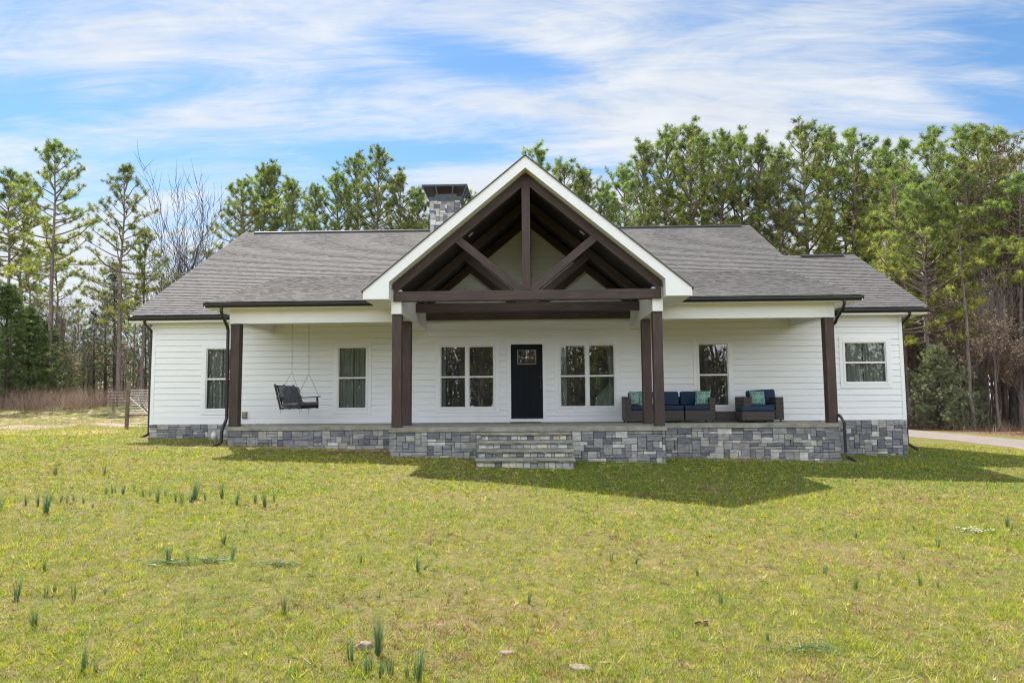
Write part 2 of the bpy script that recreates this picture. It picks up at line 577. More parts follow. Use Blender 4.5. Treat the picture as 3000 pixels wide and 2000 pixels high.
# ------------------------------------------------------------------ mesh helpers
class MB:
    def __init__(s):
        s.v, s.f, s.uv, s.c, s.n = [], [], [], [], 0

    def add(s, vs_, fs, uvs=None, col=None):
        s.v.append(np.asarray(vs_, float).reshape(-1, 3))
        for f in fs:
            s.f.append([i + s.n for i in f])
            if uvs is not None:
                s.uv.extend([uvs[i] for i in f])
            if col is not None:
                s.c.extend([col] * len(f))
        s.n += len(s.v[-1])

    def quad(s, a, b, c, d, uv=None, col=None):
        s.add([a, b, c, d], [[0, 1, 2, 3]], uv, col)

    def box(s, x0, x1, y0, y1, z0, z1, col=None):
        v = [(x, y, z) for z in (z0, z1) for y in (y0, y1) for x in (x0, x1)]
        s.add(v, [[0, 2, 3, 1], [4, 5, 7, 6], [0, 1, 5, 4], [2, 6, 7, 3], [0, 4, 6, 2], [1, 3, 7, 5]], None, col)

    def prism(s, poly, d, col=None):
        """closed polygon of 3-D points pushed along vector d"""
        n = len(poly)
        p = np.asarray(poly, float)
        s.add(np.vstack([p, p + np.asarray(d, float)]),
              [list(range(n))[::-1], list(range(n, 2 * n))] + [[i, (i + 1) % n, (i + 1) % n + n, i + n] for i in range(n)], None, col)

    def tube(s, pts, rad, n=6, cap=True, col=None):
        pts = [Vector(p) for p in pts]
        if isinstance(rad, (int, float)):
            rad = [rad] * len(pts)
        vs_, fs = [], []
        up = None
        for i, p in enumerate(pts):
            d = (pts[min(i + 1, len(pts) - 1)] - pts[max(i - 1, 0)])
            if d.length < 1e-9:
                d = Vector((0, 0, 1))
            d.normalize()
            if up is None:
                up = d.orthogonal().normalized()
            else:
                up = (up - d * up.dot(d))
                if up.length < 1e-6:
                    up = d.orthogonal()
                up.normalize()
            w = d.cross(up)
            for k in range(n):
                a = 2 * math.pi * k / n
                vs_.append(p + (up * math.cos(a) + w * math.sin(a)) * rad[i])
        for i in range(len(pts) - 1):
            for k in range(n):
                a, b = i * n + k, i * n + (k + 1) % n
                fs.append([a, b, b + n, a + n])
        if cap:
            fs.append(list(range(n))[::-1])
            fs.append([(len(pts) - 1) * n + k for k in range(n)])
        s.add(vs_, fs, None, col)

    def mesh(s, name, mat, smooth=False):
        me = bpy.data.meshes.new(name)
        V = np.vstack(s.v) if s.v else np.zeros((0, 3))
        me.from_pydata(V.tolist(), [], s.f)
        if s.uv:
            u = me.uv_layers.new(name='UVMap')
            u.data.foreach_set('uv', np.asarray(s.uv, 'f').ravel())
        if s.c:
            a = me.color_attributes.new('col', 'FLOAT_COLOR', 'CORNER')
            c = np.ones((len(s.c), 4), 'f')
            c[:, :3] = np.asarray(s.c, 'f')
            a.data.foreach_set('color', c.ravel())
        me.materials.append(M[mat] if isinstance(mat, str) else mat)
        if smooth:
            me.polygons.foreach_set('use_smooth', [True] * len(me.polygons))
        me.update()
        return me

    def build(s, name, mat, parent=None, smooth=False, bevel=0, loc=None):
        o = bpy.data.objects.new(name, s.mesh(name, mat, smooth))
        COL.objects.link(o)
        if parent is not None:
            o.parent = parent
        if loc:
            o.location = loc
        if bevel:
            b = o.modifiers.new('edge', 'BEVEL')
            b.width = bevel
            b.segments = 2
            b.limit_method = 'ANGLE'
            b.angle_limit = R(40)
        return o


def tri_mesh(name, V, Cc, mat, per=3):
    """fast mesh of separate triangles: V (n*3,3), Cc (n,3)"""
    n = len(V) // 3
    me = bpy.data.meshes.new(name)
    me.vertices.add(n * 3)
    me.vertices.foreach_set('co', np.asarray(V, 'f').ravel())
    me.loops.add(n * 3)
    me.loops.foreach_set('vertex_index', np.arange(n * 3, dtype='i'))
    me.polygons.add(n)
    me.polygons.foreach_set('loop_start', np.arange(0, n * 3, 3, dtype='i'))
    me.polygons.foreach_set('loop_total', np.full(n, 3, 'i'))
    a = me.color_attributes.new('col', 'FLOAT_COLOR', 'POINT')
    c = np.ones((n * 3, 4), 'f')
    c[:, :3] = np.repeat(np.asarray(Cc, 'f'), 3, 0)
    a.data.foreach_set('color', c.ravel())
    me.materials.append(M[mat])
    me.update()
    return me


def props(o, label=None, cat=None, group=None, kind=None):
    if label:
        o['label'] = label
    if cat:
        o['category'] = cat
    if group:
        o['group'] = group
    if kind:
        o['kind'] = kind
    return o


def empty(name, loc=(0, 0, 0), rz=0.0, **kw):
    o = bpy.data.objects.new(name, None)
    COL.objects.link(o)
    o.location = loc
    o.rotation_euler = (0, 0, rz)
    o.empty_display_size = .2
    return props(o, **kw)


def link_obj(name, me, parent=None):
    o = bpy.data.objects.new(name, me)
    COL.objects.link(o)
    if parent is not None:
        o.parent = parent
    return o


def copy_tree(src, parent=None):
    c = src.copy()
    COL.objects.link(c)
    if parent is not None:
        c.parent = parent
    for ch in list(src.children):
        copy_tree(ch, c)
    return c


def beam(name, p0, p1, w, h, mat, parent, up=(0, 0, 1), bev=.006, cut0=0.0, cut1=0.0):
    """squared timber from p0 to p1 (centre line), grain along its own X; w across, h along 'up'"""
    p0, p1 = Vector(p0), Vector(p1)
    L = (p1 - p0).length
    x = (p1 - p0).normalized()
    u = Vector(up)
    z = (u - x * u.dot(x)).normalized()
    y = z.cross(x)
    mb = MB()
    # cut0 / cut1 slant the ends (shift of the top edge)
    v = []
    for zz, k in ((-h / 2, -1), (h / 2, 1)):
        for yy in (-w / 2, w / 2):
            v += [(0 + cut0 * k, yy, zz), (L + cut1 * k, yy, zz)]
    mb.add(v, [[0, 2, 3, 1], [4, 5, 7, 6], [0, 1, 5, 4], [2, 6, 7, 3], [0, 4, 6, 2], [1, 3, 7, 5]])
    o = mb.build(name, mat, parent, bevel=bev)
    o.matrix_local = Matrix(((x.x, y.x, z.x, p0.x), (x.y, y.y, z.y, p0.y), (x.z, y.z, z.z, p0.z), (0, 0, 0, 1)))
    return o


def vnoise(x, y, seed=0, oct_=4):
    """smooth value noise 0..1 for arrays"""
    r = np.random.default_rng(seed)
    T = r.random((256, 256))
    out = np.zeros_like(x, float)
    amp, tot = 1.0, 0.0
    for k in range(oct_):
        xi, yi = np.floor(x).astype(int), np.floor(y).astype(int)
        fx, fy = x - xi, y - yi
        fx, fy = fx * fx * (3 - 2 * fx), fy * fy * (3 - 2 * fy)
        a, b = T[xi % 256, yi % 256], T[(xi + 1) % 256, yi % 256]
        c, d = T[xi % 256, (yi + 1) % 256], T[(xi + 1) % 256, (yi + 1) % 256]
        out += amp * ((a * (1 - fx) + b * fx) * (1 - fy) + (c * (1 - fx) + d * fx) * fy)
        tot += amp
        amp *= .5
        x, y = x * 2.03 + 17.3, y * 2.03 + 5.7
    return out / tot


# ------------------------------------------------------------------ terrain
def smooth(t):
    t = np.clip(t, 0, 1)
    return t * t * (3 - 2 * t)


def ground_z(x, y):
    x, y = np.asarray(x, float), np.asarray(y, float)
    z = -.72 - .03 * np.clip(x, -14, 9) + .03 * (np.maximum(np.minimum(y, -3), -60) + 3)
    z = z - .012 * np.clip(x - 9, 0, 10)
    k = np.clip((-10 - x) / 3, 0, 1)
    z = z + k * (.75 * smooth((y - 7) / 16) + .1 * np.clip(y / 8, 0, 1))
    return z


def gz(x, y):
    return float(ground_z(x, y))


def axis_pts(lo, hi, fine_lo, fine_hi, step, grow):
    a = list(np.arange(fine_lo, fine_hi + 1e-6, step))
    s = step
    while a[-1] < hi:
        s *= grow
        a.append(min(a[-1] + s, hi))
    s = step
    while a[0] > lo:
        s *= grow
        a.insert(0, max(a[0] - s, lo))
    return np.array(a)


def make_ground():
    xs = axis_pts(-600, 600, -26, 26, .4, 1.12)
    ys = axis_pts(-300, 900, -21, 24, .4, 1.12)
    X, Y = np.meshgrid(xs, ys, indexing='ij')
    Z = ground_z(X, Y)
    near = np.exp(-((np.abs(X) / 40) ** 4))
    bump_ = (vnoise(X * .35 + 40, Y * .35 + 40, 3) - .5) * .10 * near
    front = np.clip((-4.2 - Y) / 3, 0, 1) + np.clip((np.abs(X - .3) - 12) / 2, 0, 1)
    Z = Z + bump_ * np.clip(front, .15, 1)
    lb = smooth((-12.5 - X) / 2) * smooth((Y - 2) / 3) * near
    Z = Z + lb * ((vnoise(X * .9 + 5, Y * .9 + 8, 13, 4) - .5) * .38 + .10 * smooth((Y - 8) / 3))
    nx, ny = X.shape
    idx = np.arange(nx * ny).reshape(nx, ny)
    F = np.stack([idx[:-1, :-1], idx[1:, :-1], idx[1:, 1:], idx[:-1, 1:]], -1).reshape(-1, 4)
    me = bpy.data.meshes.new('ground')
    me.from_pydata(np.stack([X, Y, Z], -1).reshape(-1, 3).tolist(), [], F.tolist())
    # material zones: R = leaf litter under the trees, G = bare dirt
    nz = vnoise(X * .22 + 9, Y * .22 + 3, 11)
    lit = smooth((X - 20.6) / 1.2) + smooth((Y - 21 + nz * 6) / 4) * smooth((X + 40) / 60) + smooth((Y - 19 - nz * 5) / 3)
    lit = lit + smooth((np.abs(Y + 150) < 110) * (-38 - Y) / 6) * .9
    dirt = .75 * np.exp(-((Y + 2.7) / .7) ** 2) * ((X > -8.5) & (X < 8)) + .45 * np.exp(-((Y + 4.6) / .6) ** 2) * (np.abs(X) < 4)
    dirt = dirt + .5 * np.exp(-((Y + .6) / .6) ** 2) * (X < -7.5) * (X > -12)
    dirt = dirt + .75 * smooth((-11.5 - X) / 3) * np.exp(-(((Y - (1.8 - .12 * (X + 14))) / 2.2) ** 2))
    dirt = dirt + .45 * smooth((-13 - X) / 3) * smooth((Y - 5) / 3) * smooth((19 - Y) / 4)
    c = np.zeros((nx * ny, 4), 'f')
    c[:, 0] = np.clip(lit, 0, 1).ravel()
    c[:, 1] = np.clip(dirt, 0, 1).ravel()
    c[:, 3] = 1
    a = me.color_attributes.new('zone', 'FLOAT_COLOR', 'POINT')
    a.data.foreach_set('color', c.ravel())
    me.materials.append(M['ground'])
    me.polygons.foreach_set('use_smooth', [True] * len(me.polygons))
    me.update()
    return props(link_obj('ground', me), kind='structure')


ground = make_ground()
_vx = np.array([v.co[:] for v in ground.data.vertices])
_gx = np.unique(np.round(_vx[:, 0], 5))
_gy = np.unique(np.round(_vx[:, 1], 5))
_gzv = _vx[:, 2].reshape(len(_gx), len(_gy))


def GZI(x, y):
    i = np.clip(np.searchsorted(_gx, x) - 1, 0, len(_gx) - 2)
    j = np.clip(np.searchsorted(_gy, y) - 1, 0, len(_gy) - 2)
    fx = (x - _gx[i]) / (_gx[i + 1] - _gx[i])
    fy = (y - _gy[j]) / (_gy[j + 1] - _gy[j])
    return (_gzv[i, j] * (1 - fx) + _gzv[i + 1, j] * fx) * (1 - fy) + (_gzv[i, j + 1] * (1 - fx) + _gzv[i + 1, j + 1] * fx) * fy


def gmesh(x, y):
    return float(GZI(np.array([x], float), np.array([y], float))[0])


def strip(name, pts, mat, lift, seg=.5, edge=.12, kind='structure', cross=6):
    """road-like sheet that follows the ground; pts = (left x, left y, right x, right y)"""
    mb = MB()
    rows = []
    for k in range(len(pts) - 1):
        a, b = np.array(pts[k], float), np.array(pts[k + 1], float)
        n = max(2, int(math.hypot(b[0] - a[0], b[1] - a[1]) / seg))
        for j in range(n):
            rows.append(a + (b - a) * j / n)
    rows.append(np.array(pts[-1], float))
    V = []
    for i, r in enumerate(rows):
        for j in range(cross + 1):
            t = j / cross
            w = (math.sin(i * .9) + math.sin(i * 2.3 + 1)) * edge * (1 if j in (0, cross) else 0)
            x, y = r[0] + (r[2] - r[0]) * t + (w if j == 0 else -w if j == cross else 0), r[1] + (r[3] - r[1]) * t
            V.append((x, y, gmesh(x, y) + (lift if 0 < j < cross else -.08)))
    F = [[i * (cross + 1) + j, i * (cross + 1) + j + 1, (i + 1) * (cross + 1) + j + 1, (i + 1) * (cross + 1) + j] for i in range(len(rows) - 1) for j in range(cross)]
    mb.add(V, F)
    return props(mb.build(name, mat, smooth=True), kind=kind)


strip('driveway', [(15.0, -14, 19.6, -14), (15.3, 2, 20.2, 2), (16.5, 11, 20.2, 11), (17.4, 20, 21.0, 20), (17, 30, 20.5, 32), (10, 37, 13, 40)], 'gravel', .035)
strip('dirt_track', [(-40, 3.2, -40, 6.3), (-28, 3.6, -28, 6.6), (-20, 4.2, -20, 7.0), (-15, 5.2, -15, 7.6), (-11, 6.6, -11, 9.0), (-6, 7.9, -6, 10.6)], 'dirt', .04, edge=.45)

# ------------------------------------------------------------------ the house
house = empty('house', label='single-storey white lap-siding farmhouse with grey shingle roof, stone base and dark timber porch gable', cat='house')
XC, AP, SL = -.15, 6.334, .8335          # gable centre, apex height, slope
MS, PS = .5528, .30                      # main and porch roof slopes


def main_z(y):
    return 3.165 + MS * (y + .45)


def porch_z(y):
    return 3.175 + PS * (y + 2.91)


YF = (3.165 + MS * .45 - 3.175 - PS * 2.91) / (PS - MS)   # where the porch roof meets the main slope

WIN = [  # x0, x1, z0, z1, number of sashes side by side
    (-9.667, -8.84, .423, 2.215, 1), (-5.733, -4.907, .423, 2.215, 1), (-2.721, -1.163, .423, 2.215, 2),
    (.769, 2.342, .423, 2.215, 2), (4.770, 5.612, .423, 2.215, 1), (8.944, 10.111, 1.06, 2.215, 1)]
DOOR = (-.663, .262, .127, 2.246)
TW = .15
holes = [(a - TW, b + TW, c - TW, d + TW) for a, b, c, d, n in WIN] + [(DOOR[0] - .11, DOOR[1] + .11, -1, DOOR[3] + .15)]
holes += [(-8.56, -8.41, .16, .35)]


def siding(x0, x1, z0, z1, clip=None, y=0.0, expo=.178):
    mb = MB()
    k = 0
    while True:
        a = k * expo
        b = a + expo
        k += 1
        if a >= z1:
            break
        if b <= z0:
            continue
        lo, hi = max(a, z0), min(b, z1)
        cuts = sorted({lo, hi} | {h for H in holes for h in (H[2], H[3]) if lo < h < hi and H[0] < x1 and H[1] > x0})
        for c, d in zip(cuts[:-1], cuts[1:]):
            m = (c + d) / 2
            xa, xb = x0, x1
            if clip:
                w = clip(m)
                if w <= .02:
                    continue
                xa, xb = max(x0, XC - w), min(x1, XC + w)
            segs = [(xa, xb)]
            for H in holes:
                if H[2] < m < H[3]:
                    new = []
                    for s, e in segs:
                        if H[1] <= s or H[0] >= e:
                            new.append((s, e))
                        else:
                            if s < H[0]:
                                new.append((s, H[0]))
                            if e > H[1]:
                                new.append((H[1], e))
                    segs = new
            for s, e in segs:
                yc = y - .016 + .010 * (c - a) / expo
                yd = y - .016 + .010 * (d - a) / expo
                if abs(d - b) < 1e-6 and d - c > .03:
                    g_ = d - .011
                    mb.quad((s, yc, c), (e, yc, c), (e, yd, g_), (s, yd, g_))
                    mb.quad((s, yd, g_), (e, yd, g_), (e, y + .012, g_ + .002), (s, y + .012, g_ + .002))
                    mb.quad((s, y + .012, g_ + .002), (e, y + .012, g_ + .002), (e, y + .012, d), (s, y + .012, d))
                else:
                    mb.quad((s, yc, c), (e, yc, c), (e, yd, d), (s, yd, d))
                if abs(c - a) < 1e-6:
                    mb.quad((s, y + .012, c), (e, y + .012, c), (e, yc, c), (s, yc, c))
    return mb


wl, wr = -11.304, 10.594
siding(wl + .09, XC - 3.2, 0, 3.03).build('wall', 'siding', house)
siding(XC - 3.2, XC + 3.2, 0, 5.95, clip=lambda z: (6.08 - z) / SL if z > 3.3 else 9).build('wall', 'siding', house)
siding(XC + 3.2, wr - .09, 0, 3.03).build('wall', 'siding', house)
for x0, x1 in ((wl - .012, wl + .09), (wr - .09, wr + .012)):
    mb = MB()
    mb.box(x0, x1, -.024, .09, -.012, 3.0)
    mb.build('corner_board', 'trim', house, bevel=.003)
mb = MB()   # side and rear walls
mb.prism([(wl, .09, 0), (wl, .09, 3.0), (wl, 7.48, main_z(7.48) - .16), (wl, 15.2, 3.0), (wl, 15.2, 0)], (.08, 0, 0))
mb.prism([(8.2, .5, 0), (8.2, .5, 3.2), (8.2, 7.48, main_z(7.48) - .16), (8.2, 15.2, 3.0), (8.2, 15.2, 0)], (.02, 0, 0))
mb.prism([(wr - .08, .09, 0), (wr - .08, .09, 3.0), (wr - .08, 3.87, main_z(3.87) - .16), (wr - .08, 8.1, 3.0), (wr - .08, 8.1, 0)], (.08, 0, 0))
mb.box(wl + .1, 8.2, 15.1, 15.2, 0, 3.0)
mb.box(8.24, wr - .1, 8.0, 8.1, 0, 3.0)
mb.build('side_wall', 'siding', house)
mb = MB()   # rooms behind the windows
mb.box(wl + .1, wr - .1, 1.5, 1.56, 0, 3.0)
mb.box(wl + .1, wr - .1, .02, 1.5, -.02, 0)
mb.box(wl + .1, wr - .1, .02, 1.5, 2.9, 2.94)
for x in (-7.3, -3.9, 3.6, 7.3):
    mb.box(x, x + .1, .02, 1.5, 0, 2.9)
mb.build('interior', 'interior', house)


# windows
def curtain(x0, x1, z0, z1, y, parent, waves=9, amp=.03, bulge=0.0):
    mb = MB()
    n = int((x1 - x0) / .012) + 2
    rows = 12
    V = []
    for j in range(rows + 1):
        t = j / rows
        for i in range(n + 1):
            s = i / n
            x = x0 + (x1 - x0) * s
            if bulge:      # tied or caught sheer: spreads towards the sill
                x = x1 - (x1 - x) * (.30 + .70 * smooth(min(1.0, max(0.0, (.42 - t) / .32)))) 
            yy = y + amp * math.sin(s * waves * math.tau + math.sin(t * 3) * .5) * (.7 + .3 * math.sin(5 * s + t * 2))
            V.append((x, yy, z0 + (z1 - z0) * t))
    F = [[j * (n + 1) + i, j * (n + 1) + i + 1, (j + 1) * (n + 1) + i + 1, (j + 1) * (n + 1) + i] for j in range(rows) for i in range(n)]
    mb.add(V, F)
    return mb.build('curtain', 'curtain', parent, smooth=True)


def frame_rect(mb, x0, x1, z0, z1, w, y0, y1):
    mb.box(x0, x0 + w, y0, y1, z0, z1)
    mb.box(x1 - w, x1, y0, y1, z0, z1)
    mb.box(x0 + w, x1 - w, y0, y1, z0, z0 + w)
    mb.box(x0 + w, x1 - w, y0, y1, z1 - w, z1)


win_lab = ['narrow sash window half hidden behind the corner post, pale curtain drawn', 'narrow sash window right of the porch swing, curtain drawn',
           'wide double window between the door and the left gable posts', 'wide double window between the door and the sofa, sheer curtains at its edges',
           'narrow sash window behind the end of the wicker sofa', 'short wide sash window on the wing beyond the corner post']
for wi, (x0, x1, z0, z1, ns) in enumerate(WIN):
    fr = MB()
    cells = [(x0, x1)] if ns == 1 else [(x0, (x0 + x1) / 2 - .045), ((x0 + x1) / 2 + .045, x1)]
    frame_rect(fr, x0 - .055, x1 + .055, z0 - .055, z1 + .055, .054, -.034, .06)
    if ns == 2:
        fr.box(cells[0][1], cells[1][0], -.030, .06, z0, z1)
    zm = (z0 + z1) / 2 + .0
    for a, b in cells:
        fr.box(a, b, -.006, .05, zm - .024, zm + .024)
        for q in ((a, a + .022), (b - .022, b)):
            fr.box(q[0], q[1], -.002, .05, z0, z1)
        fr.box(a + .022, b - .022, -.002, .05, z0, z0 + .03)
        fr.box(a + .022, b - .022, -.002, .05, z1 - .022, z1)
    w = fr.build('window', 'vinyl', house, bevel=.003)
    w['label'] = win_lab[wi]
    tm = MB()
    frame_rect(tm, x0 - TW, x1 + TW, z0 - TW, z1 + TW, TW - .056, -.026, -.004)
    tm.build('trim', 'trim', w, bevel=.003)
    for a, b in cells:
        for za, zb in ((z0 + .03, zm - .024), (zm + .024, z1 - .022)):
            p = MB()
            p.quad((a + .022, .022 if zb < zm + .1 else .012, za), (b - .022, .022 if zb < zm + .1 else .012, za), (b - .022, .022 if zb < zm + .1 else .012, zb), (a + .022, .022 if zb < zm + .1 else .012, zb))
            p.build('pane', 'glass', w)
    if wi in (0, 1, 5):
        m_ = (x0 + x1) / 2
        curtain(x0 - .05, m_ - .01, z0 - .05, z1 + .05, .17, w, 5, .028)
        curtain(m_ + .02, x1 + .05, z0 - .05, z1 + .05, .15, w, 6, .03)
    elif wi == 2:
        curtain(x0 - .06, x0 + .12, z0 - .05, z1 + .05, .2, w, 2, .03)
    elif wi == 3:
        curtain(x0 - .05, x0 + .2, z0 - .05, z1 + .05, .16, w, 3, .03)
        curtain(x1 - .56, x1 + .03, z0 - .05, z1 + .05, .16, w, 5, .03, bulge=1.0)
    elif wi == 4:
        curtain(x1 - .04, x1 + .1, z0 - .05, z1 + .05, .2, w, 2, .03)

# front door
x0, x1, z0, z1 = DOOR
ox0, ox1 = x0 + .185, x1 - .185
oz1, oz0 = z1 - .155, z1 - .58
mb = MB()
mb.box(x0, ox0, .0, .045, z0, z1)
mb.box(ox1, x1, .0, .045, z0, z1)
mb.box(ox0, ox1, .0, .045, z0, oz0)
mb.box(ox0, ox1, .0, .045, oz1, z1)
for k in range(1, 3):
    xx = ox0 + (ox1 - ox0) * k / 3
    mb.box(xx - .006, xx + .006, -.004, .0, z0 + .22, oz0 - .12)
frame_rect(mb, x0 + .13, x1 - .13, z0 + .2, oz0 - .09, .012, -.006, -.0)
door = mb.build('door', 'door', house, bevel=.003)
door['label'] = 'black craftsman front door with one small high window'
mb = MB()
frame_rect(mb, ox0, ox1, oz0, oz1, .02, -.012, .03)
mb.build('window_frame', 'outlet', door, bevel=.002)
mb = MB()
mb.quad((ox0 + .02, .01, oz0 + .02), (ox1 - .02, .01, oz0 + .02), (ox1 - .02, .01, oz1 - .02), (ox0 + .02, .01, oz1 - .02))
mb.build('pane', 'glass', door)
mb = MB()
mb.tube([(x1 - .07, -.005, 1.02), (x1 - .07, -.05, 1.03), (x1 - .07, -.055, 1.1), (x1 - .07, -.05, 1.2), (x1 - .07, -.0, 1.21)], .011, 8)
mb.tube([(x1 - .07, 0, 1.30), (x1 - .07, -.02, 1.30)], .028, 14)
mb.tube([(x1 - .07, 0, 1.0), (x1 - .07, -.008, 1.0)], .03, 12)
mb.build('handle', 'black_metal', door, smooth=False)
mb = MB()
mb.box(x0 - .11, x0, -.03, .05, 0.0, z1 + .012)
mb.box(x1, x1 + .11, -.03, .05, 0.0, z1 + .012)
mb.box(x0 - .11, x1 + .11, -.033, .05, z1 + .012, z1 + .15)
mb.box(x0, x1, -.036, .05, 0, z0 - .03)
mb.build('trim', 'trim', door, bevel=.003)
mb = MB()
mb.box(x0 - .0, x1 + .0, -.05, .05, z0 - .028, z0 - .002)
mb.build('threshold', 'black_metal', door)
mb = MB()
mb.box(-8.56, -8.41, -.06, .01, .16, .35)
mb.box(-8.545, -8.425, -.085, -.06, .175, .335)
mb.build('outlet_cover', 'outlet', house, bevel=.02)

# stone base
PAL = [((.15, .155, .175), 12), ((.20, .205, .225), 18), ((.25, .255, .27), 22), ((.30, .30, .30), 20), ((.34, .33, .31), 14), ((.42, .42, .41), 10), ((.56, .56, .54), 9), ((.50, .47, .40), 2)]
PALC = [p for p, w in PAL for _ in range(w)]


def stone_face(mb, o, u, n, L, H, cw=.072, ch=.078, light=0):
    """ashlar veneer on a rectangle: origin o (top edge start), u along, n outward, going down H"""
    o, u, n = Vector(o), Vector(u), Vector(n)
    nu, nv = max(2, round(L / cw)), max(1, round(H / ch))
    cw, ch = L / nu, H / nv
    occ = np.zeros((nu, nv), bool)
    d = Vector((0, 0, -1))

    def P(a, b, e):
        return o + u * a + d * b + n * e
    mb.quad(P(0, 0, 0), P(L, 0, 0), P(L, H, 0), P(0, H, 0), col=(.07, .07, .075))
    for j in range(nv):
        i = 0
        while i < nu:
            if occ[i, j]:
                i += 1
                continue
            h = random.choice([1, 1, 1, 2, 2, 2, 3]) if nv > 2 else nv
            w = random.choice([2, 3, 3, 4, 4, 5, 6] if h == 1 else [2, 2, 3, 4, 5] if h == 2 else [2, 3, 4])
            if nv == 1:
                w = random.choice([2, 2, 2, 3, 2, 1])
            h = min(h, nv - j)
            w = min(w, nu - i)
            for k in range(w):
                if occ[i + k, j]:
                    w = k
                    break
            while h > 1 and occ[i:i + w, j:j + h].any():
                h -= 1
            occ[i:i + w, j:j + h] = True
            a0, a1, b0, b1 = i * cw, (i + w) * cw, j * ch, (j + h) * ch
            g = .003
            a0, a1, b0, b1 = a0 + g, a1 - g, b0 + g, b1 - g
            e = random.uniform(.012, .034)
            c = random.choice(PALC)
            if light and random.random() < light:
                c = random.choice([(.56, .56, .54), (.58, .55, .47), (.45, .46, .47), (.62, .62, .60)])
            s = random.uniform(.88, 1.12)
            c = (c[0] * s * 1.04, c[1] * s * 1.03, c[2] * s * 1.0)
            q = .009
            J = lambda: random.uniform(-.004, .004)
            f4 = [P(a0 + q + J(), b0 + q + J(), e + J()), P(a1 - q + J(), b0 + q + J(), e + J()), P(a1 - q + J(), b1 - q + J(), e + J()), P(a0 + q + J(), b1 - q + J(), e + J())]
            b4 = [P(a0, b0, 0), P(a1, b0, 0), P(a1, b1, 0), P(a0, b1, 0)]
            m4 = [P(a0 + .001, b0 + .001, e * .6), P(a1 - .001, b0 + .001, e * .6), P(a1 - .001, b1 - .001, e * .6), P(a0 + .001, b1 - .001, e * .6)]
            mb.add(b4 + m4 + f4, [[8, 9, 10, 11]] + [[k, (k + 1) % 4, (k + 1) % 4 + 4, k + 4] for k in range(4)] + [[k + 4, (k + 1) % 4 + 4, (k + 1) % 4 + 8, k + 8] for k in range(4)], None, c)
            i += w


X_, Y_ = Vector((1, 0, 0)), Vector((0, 1, 0))
YP, YB = -2.577, -4.04       # slab edges
sx0, sx1, cx0, cx1 = -7.903, 7.662, -3.40, 3.06
mb = MB()
stone_face(mb, (wl, 0, 0), X_, -Y_, sx0 - wl + .2, .85)
stone_face(mb, (wl, 0, 0), Y_, -X_, 3.0, .85)
mb.build('foundation', 'stone', house)
mb = MB()
stone_face(mb, (sx1 - .2, 0, 0), X_, -Y_, wr - sx1 + .2, 1.2)
stone_face(mb, (wr, 0, 0), Y_, X_, 3.0, 1.2)
mb.build('foundation', 'stone', house)
mb = MB()
stone_face(mb, (sx0 + .04, YP + .05, -.108), X_, -Y_, cx0 - sx0 + .1, .85)
stone_face(mb, (sx0 + .04, YP + .05, -.108), Y_, -X_, 2.6, .85)
mb.build('foundation', 'stone', house)
mb = MB()
stone_face(mb, (cx1 - .12, YP + .05, -.108), X_, -Y_, sx1 - .04 - cx1 + .12, 1.15)
stone_face(mb, (sx1 - .04, YP + .05, -.108), Y_, X_, 2.6, 1.15)
mb.build('foundation', 'stone', house)
mb = MB()
stone_face(mb, (cx0 + .04, YB + .05, -.106), X_, -Y_, cx1 - cx0 - .08, 1.0)
stone_face(mb, (cx0 + .04, YB + .05, -.106), Y_, -X_, 1.5, 1.0)
stone_face(mb, (cx1 - .04, YB + .05, -.106), Y_, X_, 1.5, 1.0)
mb.build('foundation', 'stone', house)
mb = MB()
mb.prism([(sx0, YP, 0), (cx0, YP, 0), (cx0, YB, 0), (cx1, YB, 0), (cx1, YP, 0), (sx1, YP, 0), (sx1, -.016, 0), (sx0, -.016, 0)], (0, 0, -.106))
o = mb.build('porch_floor', 'concrete', house, bevel=.012)
mb = MB()
tops = [-.115, -.28, -.445, -.605]
ys = [-4.37, -4.79, -5.20, -5.61]
for k in range(4):
    mb = MB()
    tx0, tx1 = -1.235 - .004 * k, .835 + .004 * k
    yb_ = YB + .06 if k == 0 else ys[k - 1] + .02
    # slab with a rough split front edge
    n = 34
    V, F = [], []
    for i in range(n + 1):
        x = tx0 + (tx1 - tx0) * i / n
        for (yy, zz, r_) in ((yb_, 0, 0), (ys[k], 0, .008), (ys[k] - .012, -.03, .014), (ys[k] + .006, -.065, .010), (yb_, -.065, 0)):
            V.append((x, yy + random.uniform(-r_, r_), tops[k] + zz + random.uniform(-r_, r_) * .4))
    for i in range(n):
        for j in range(5):
            F.append([i * 5 + j, i * 5 + (j + 1) % 5, (i + 1) * 5 + (j + 1) % 5, (i + 1) * 5 + j])
    F += [[4, 3, 2, 1, 0], [n * 5 + j for j in range(5)]]
    mb.add(V, F)
    st = mb.build('step', 'concrete', house)
    mb = MB()
    zb = tops[k] - .065
    H = (zb - tops[k + 1]) if k < 3 else .35
    stone_face(mb, (tx0 + .035, ys[k] + .06, zb), X_, -Y_, tx1 - tx0 - .07, H, .075, H, light=.55)
    stone_face(mb, (tx0 + .035, ys[k] + .06, zb), Y_, -X_, .42 if k else .3, max(H, .1), .08, H, light=.3)
    stone_face(mb, (tx1 - .035, ys[k] + .06, zb), Y_, X_, .42 if k else .3, max(H, .1), .08, H, light=.3)
    mb.build('riser', 'stone', st)

# posts
PW = .225
post_lab = {0: 'dark timber corner post of the porch beside the swing', 1: 'dark timber corner post of the porch beside the armchair'}


def post(x0, yf, zt, w=PW, lab=None):
    o = beam('porch_post', (x0 + w / 2, yf + w / 2, 0), (x0 + w / 2, yf + w / 2, zt), w, w, 'timber', house, up=(0, -1, 0), bev=.008)
    if lab:
        o['label'] = lab
    return o


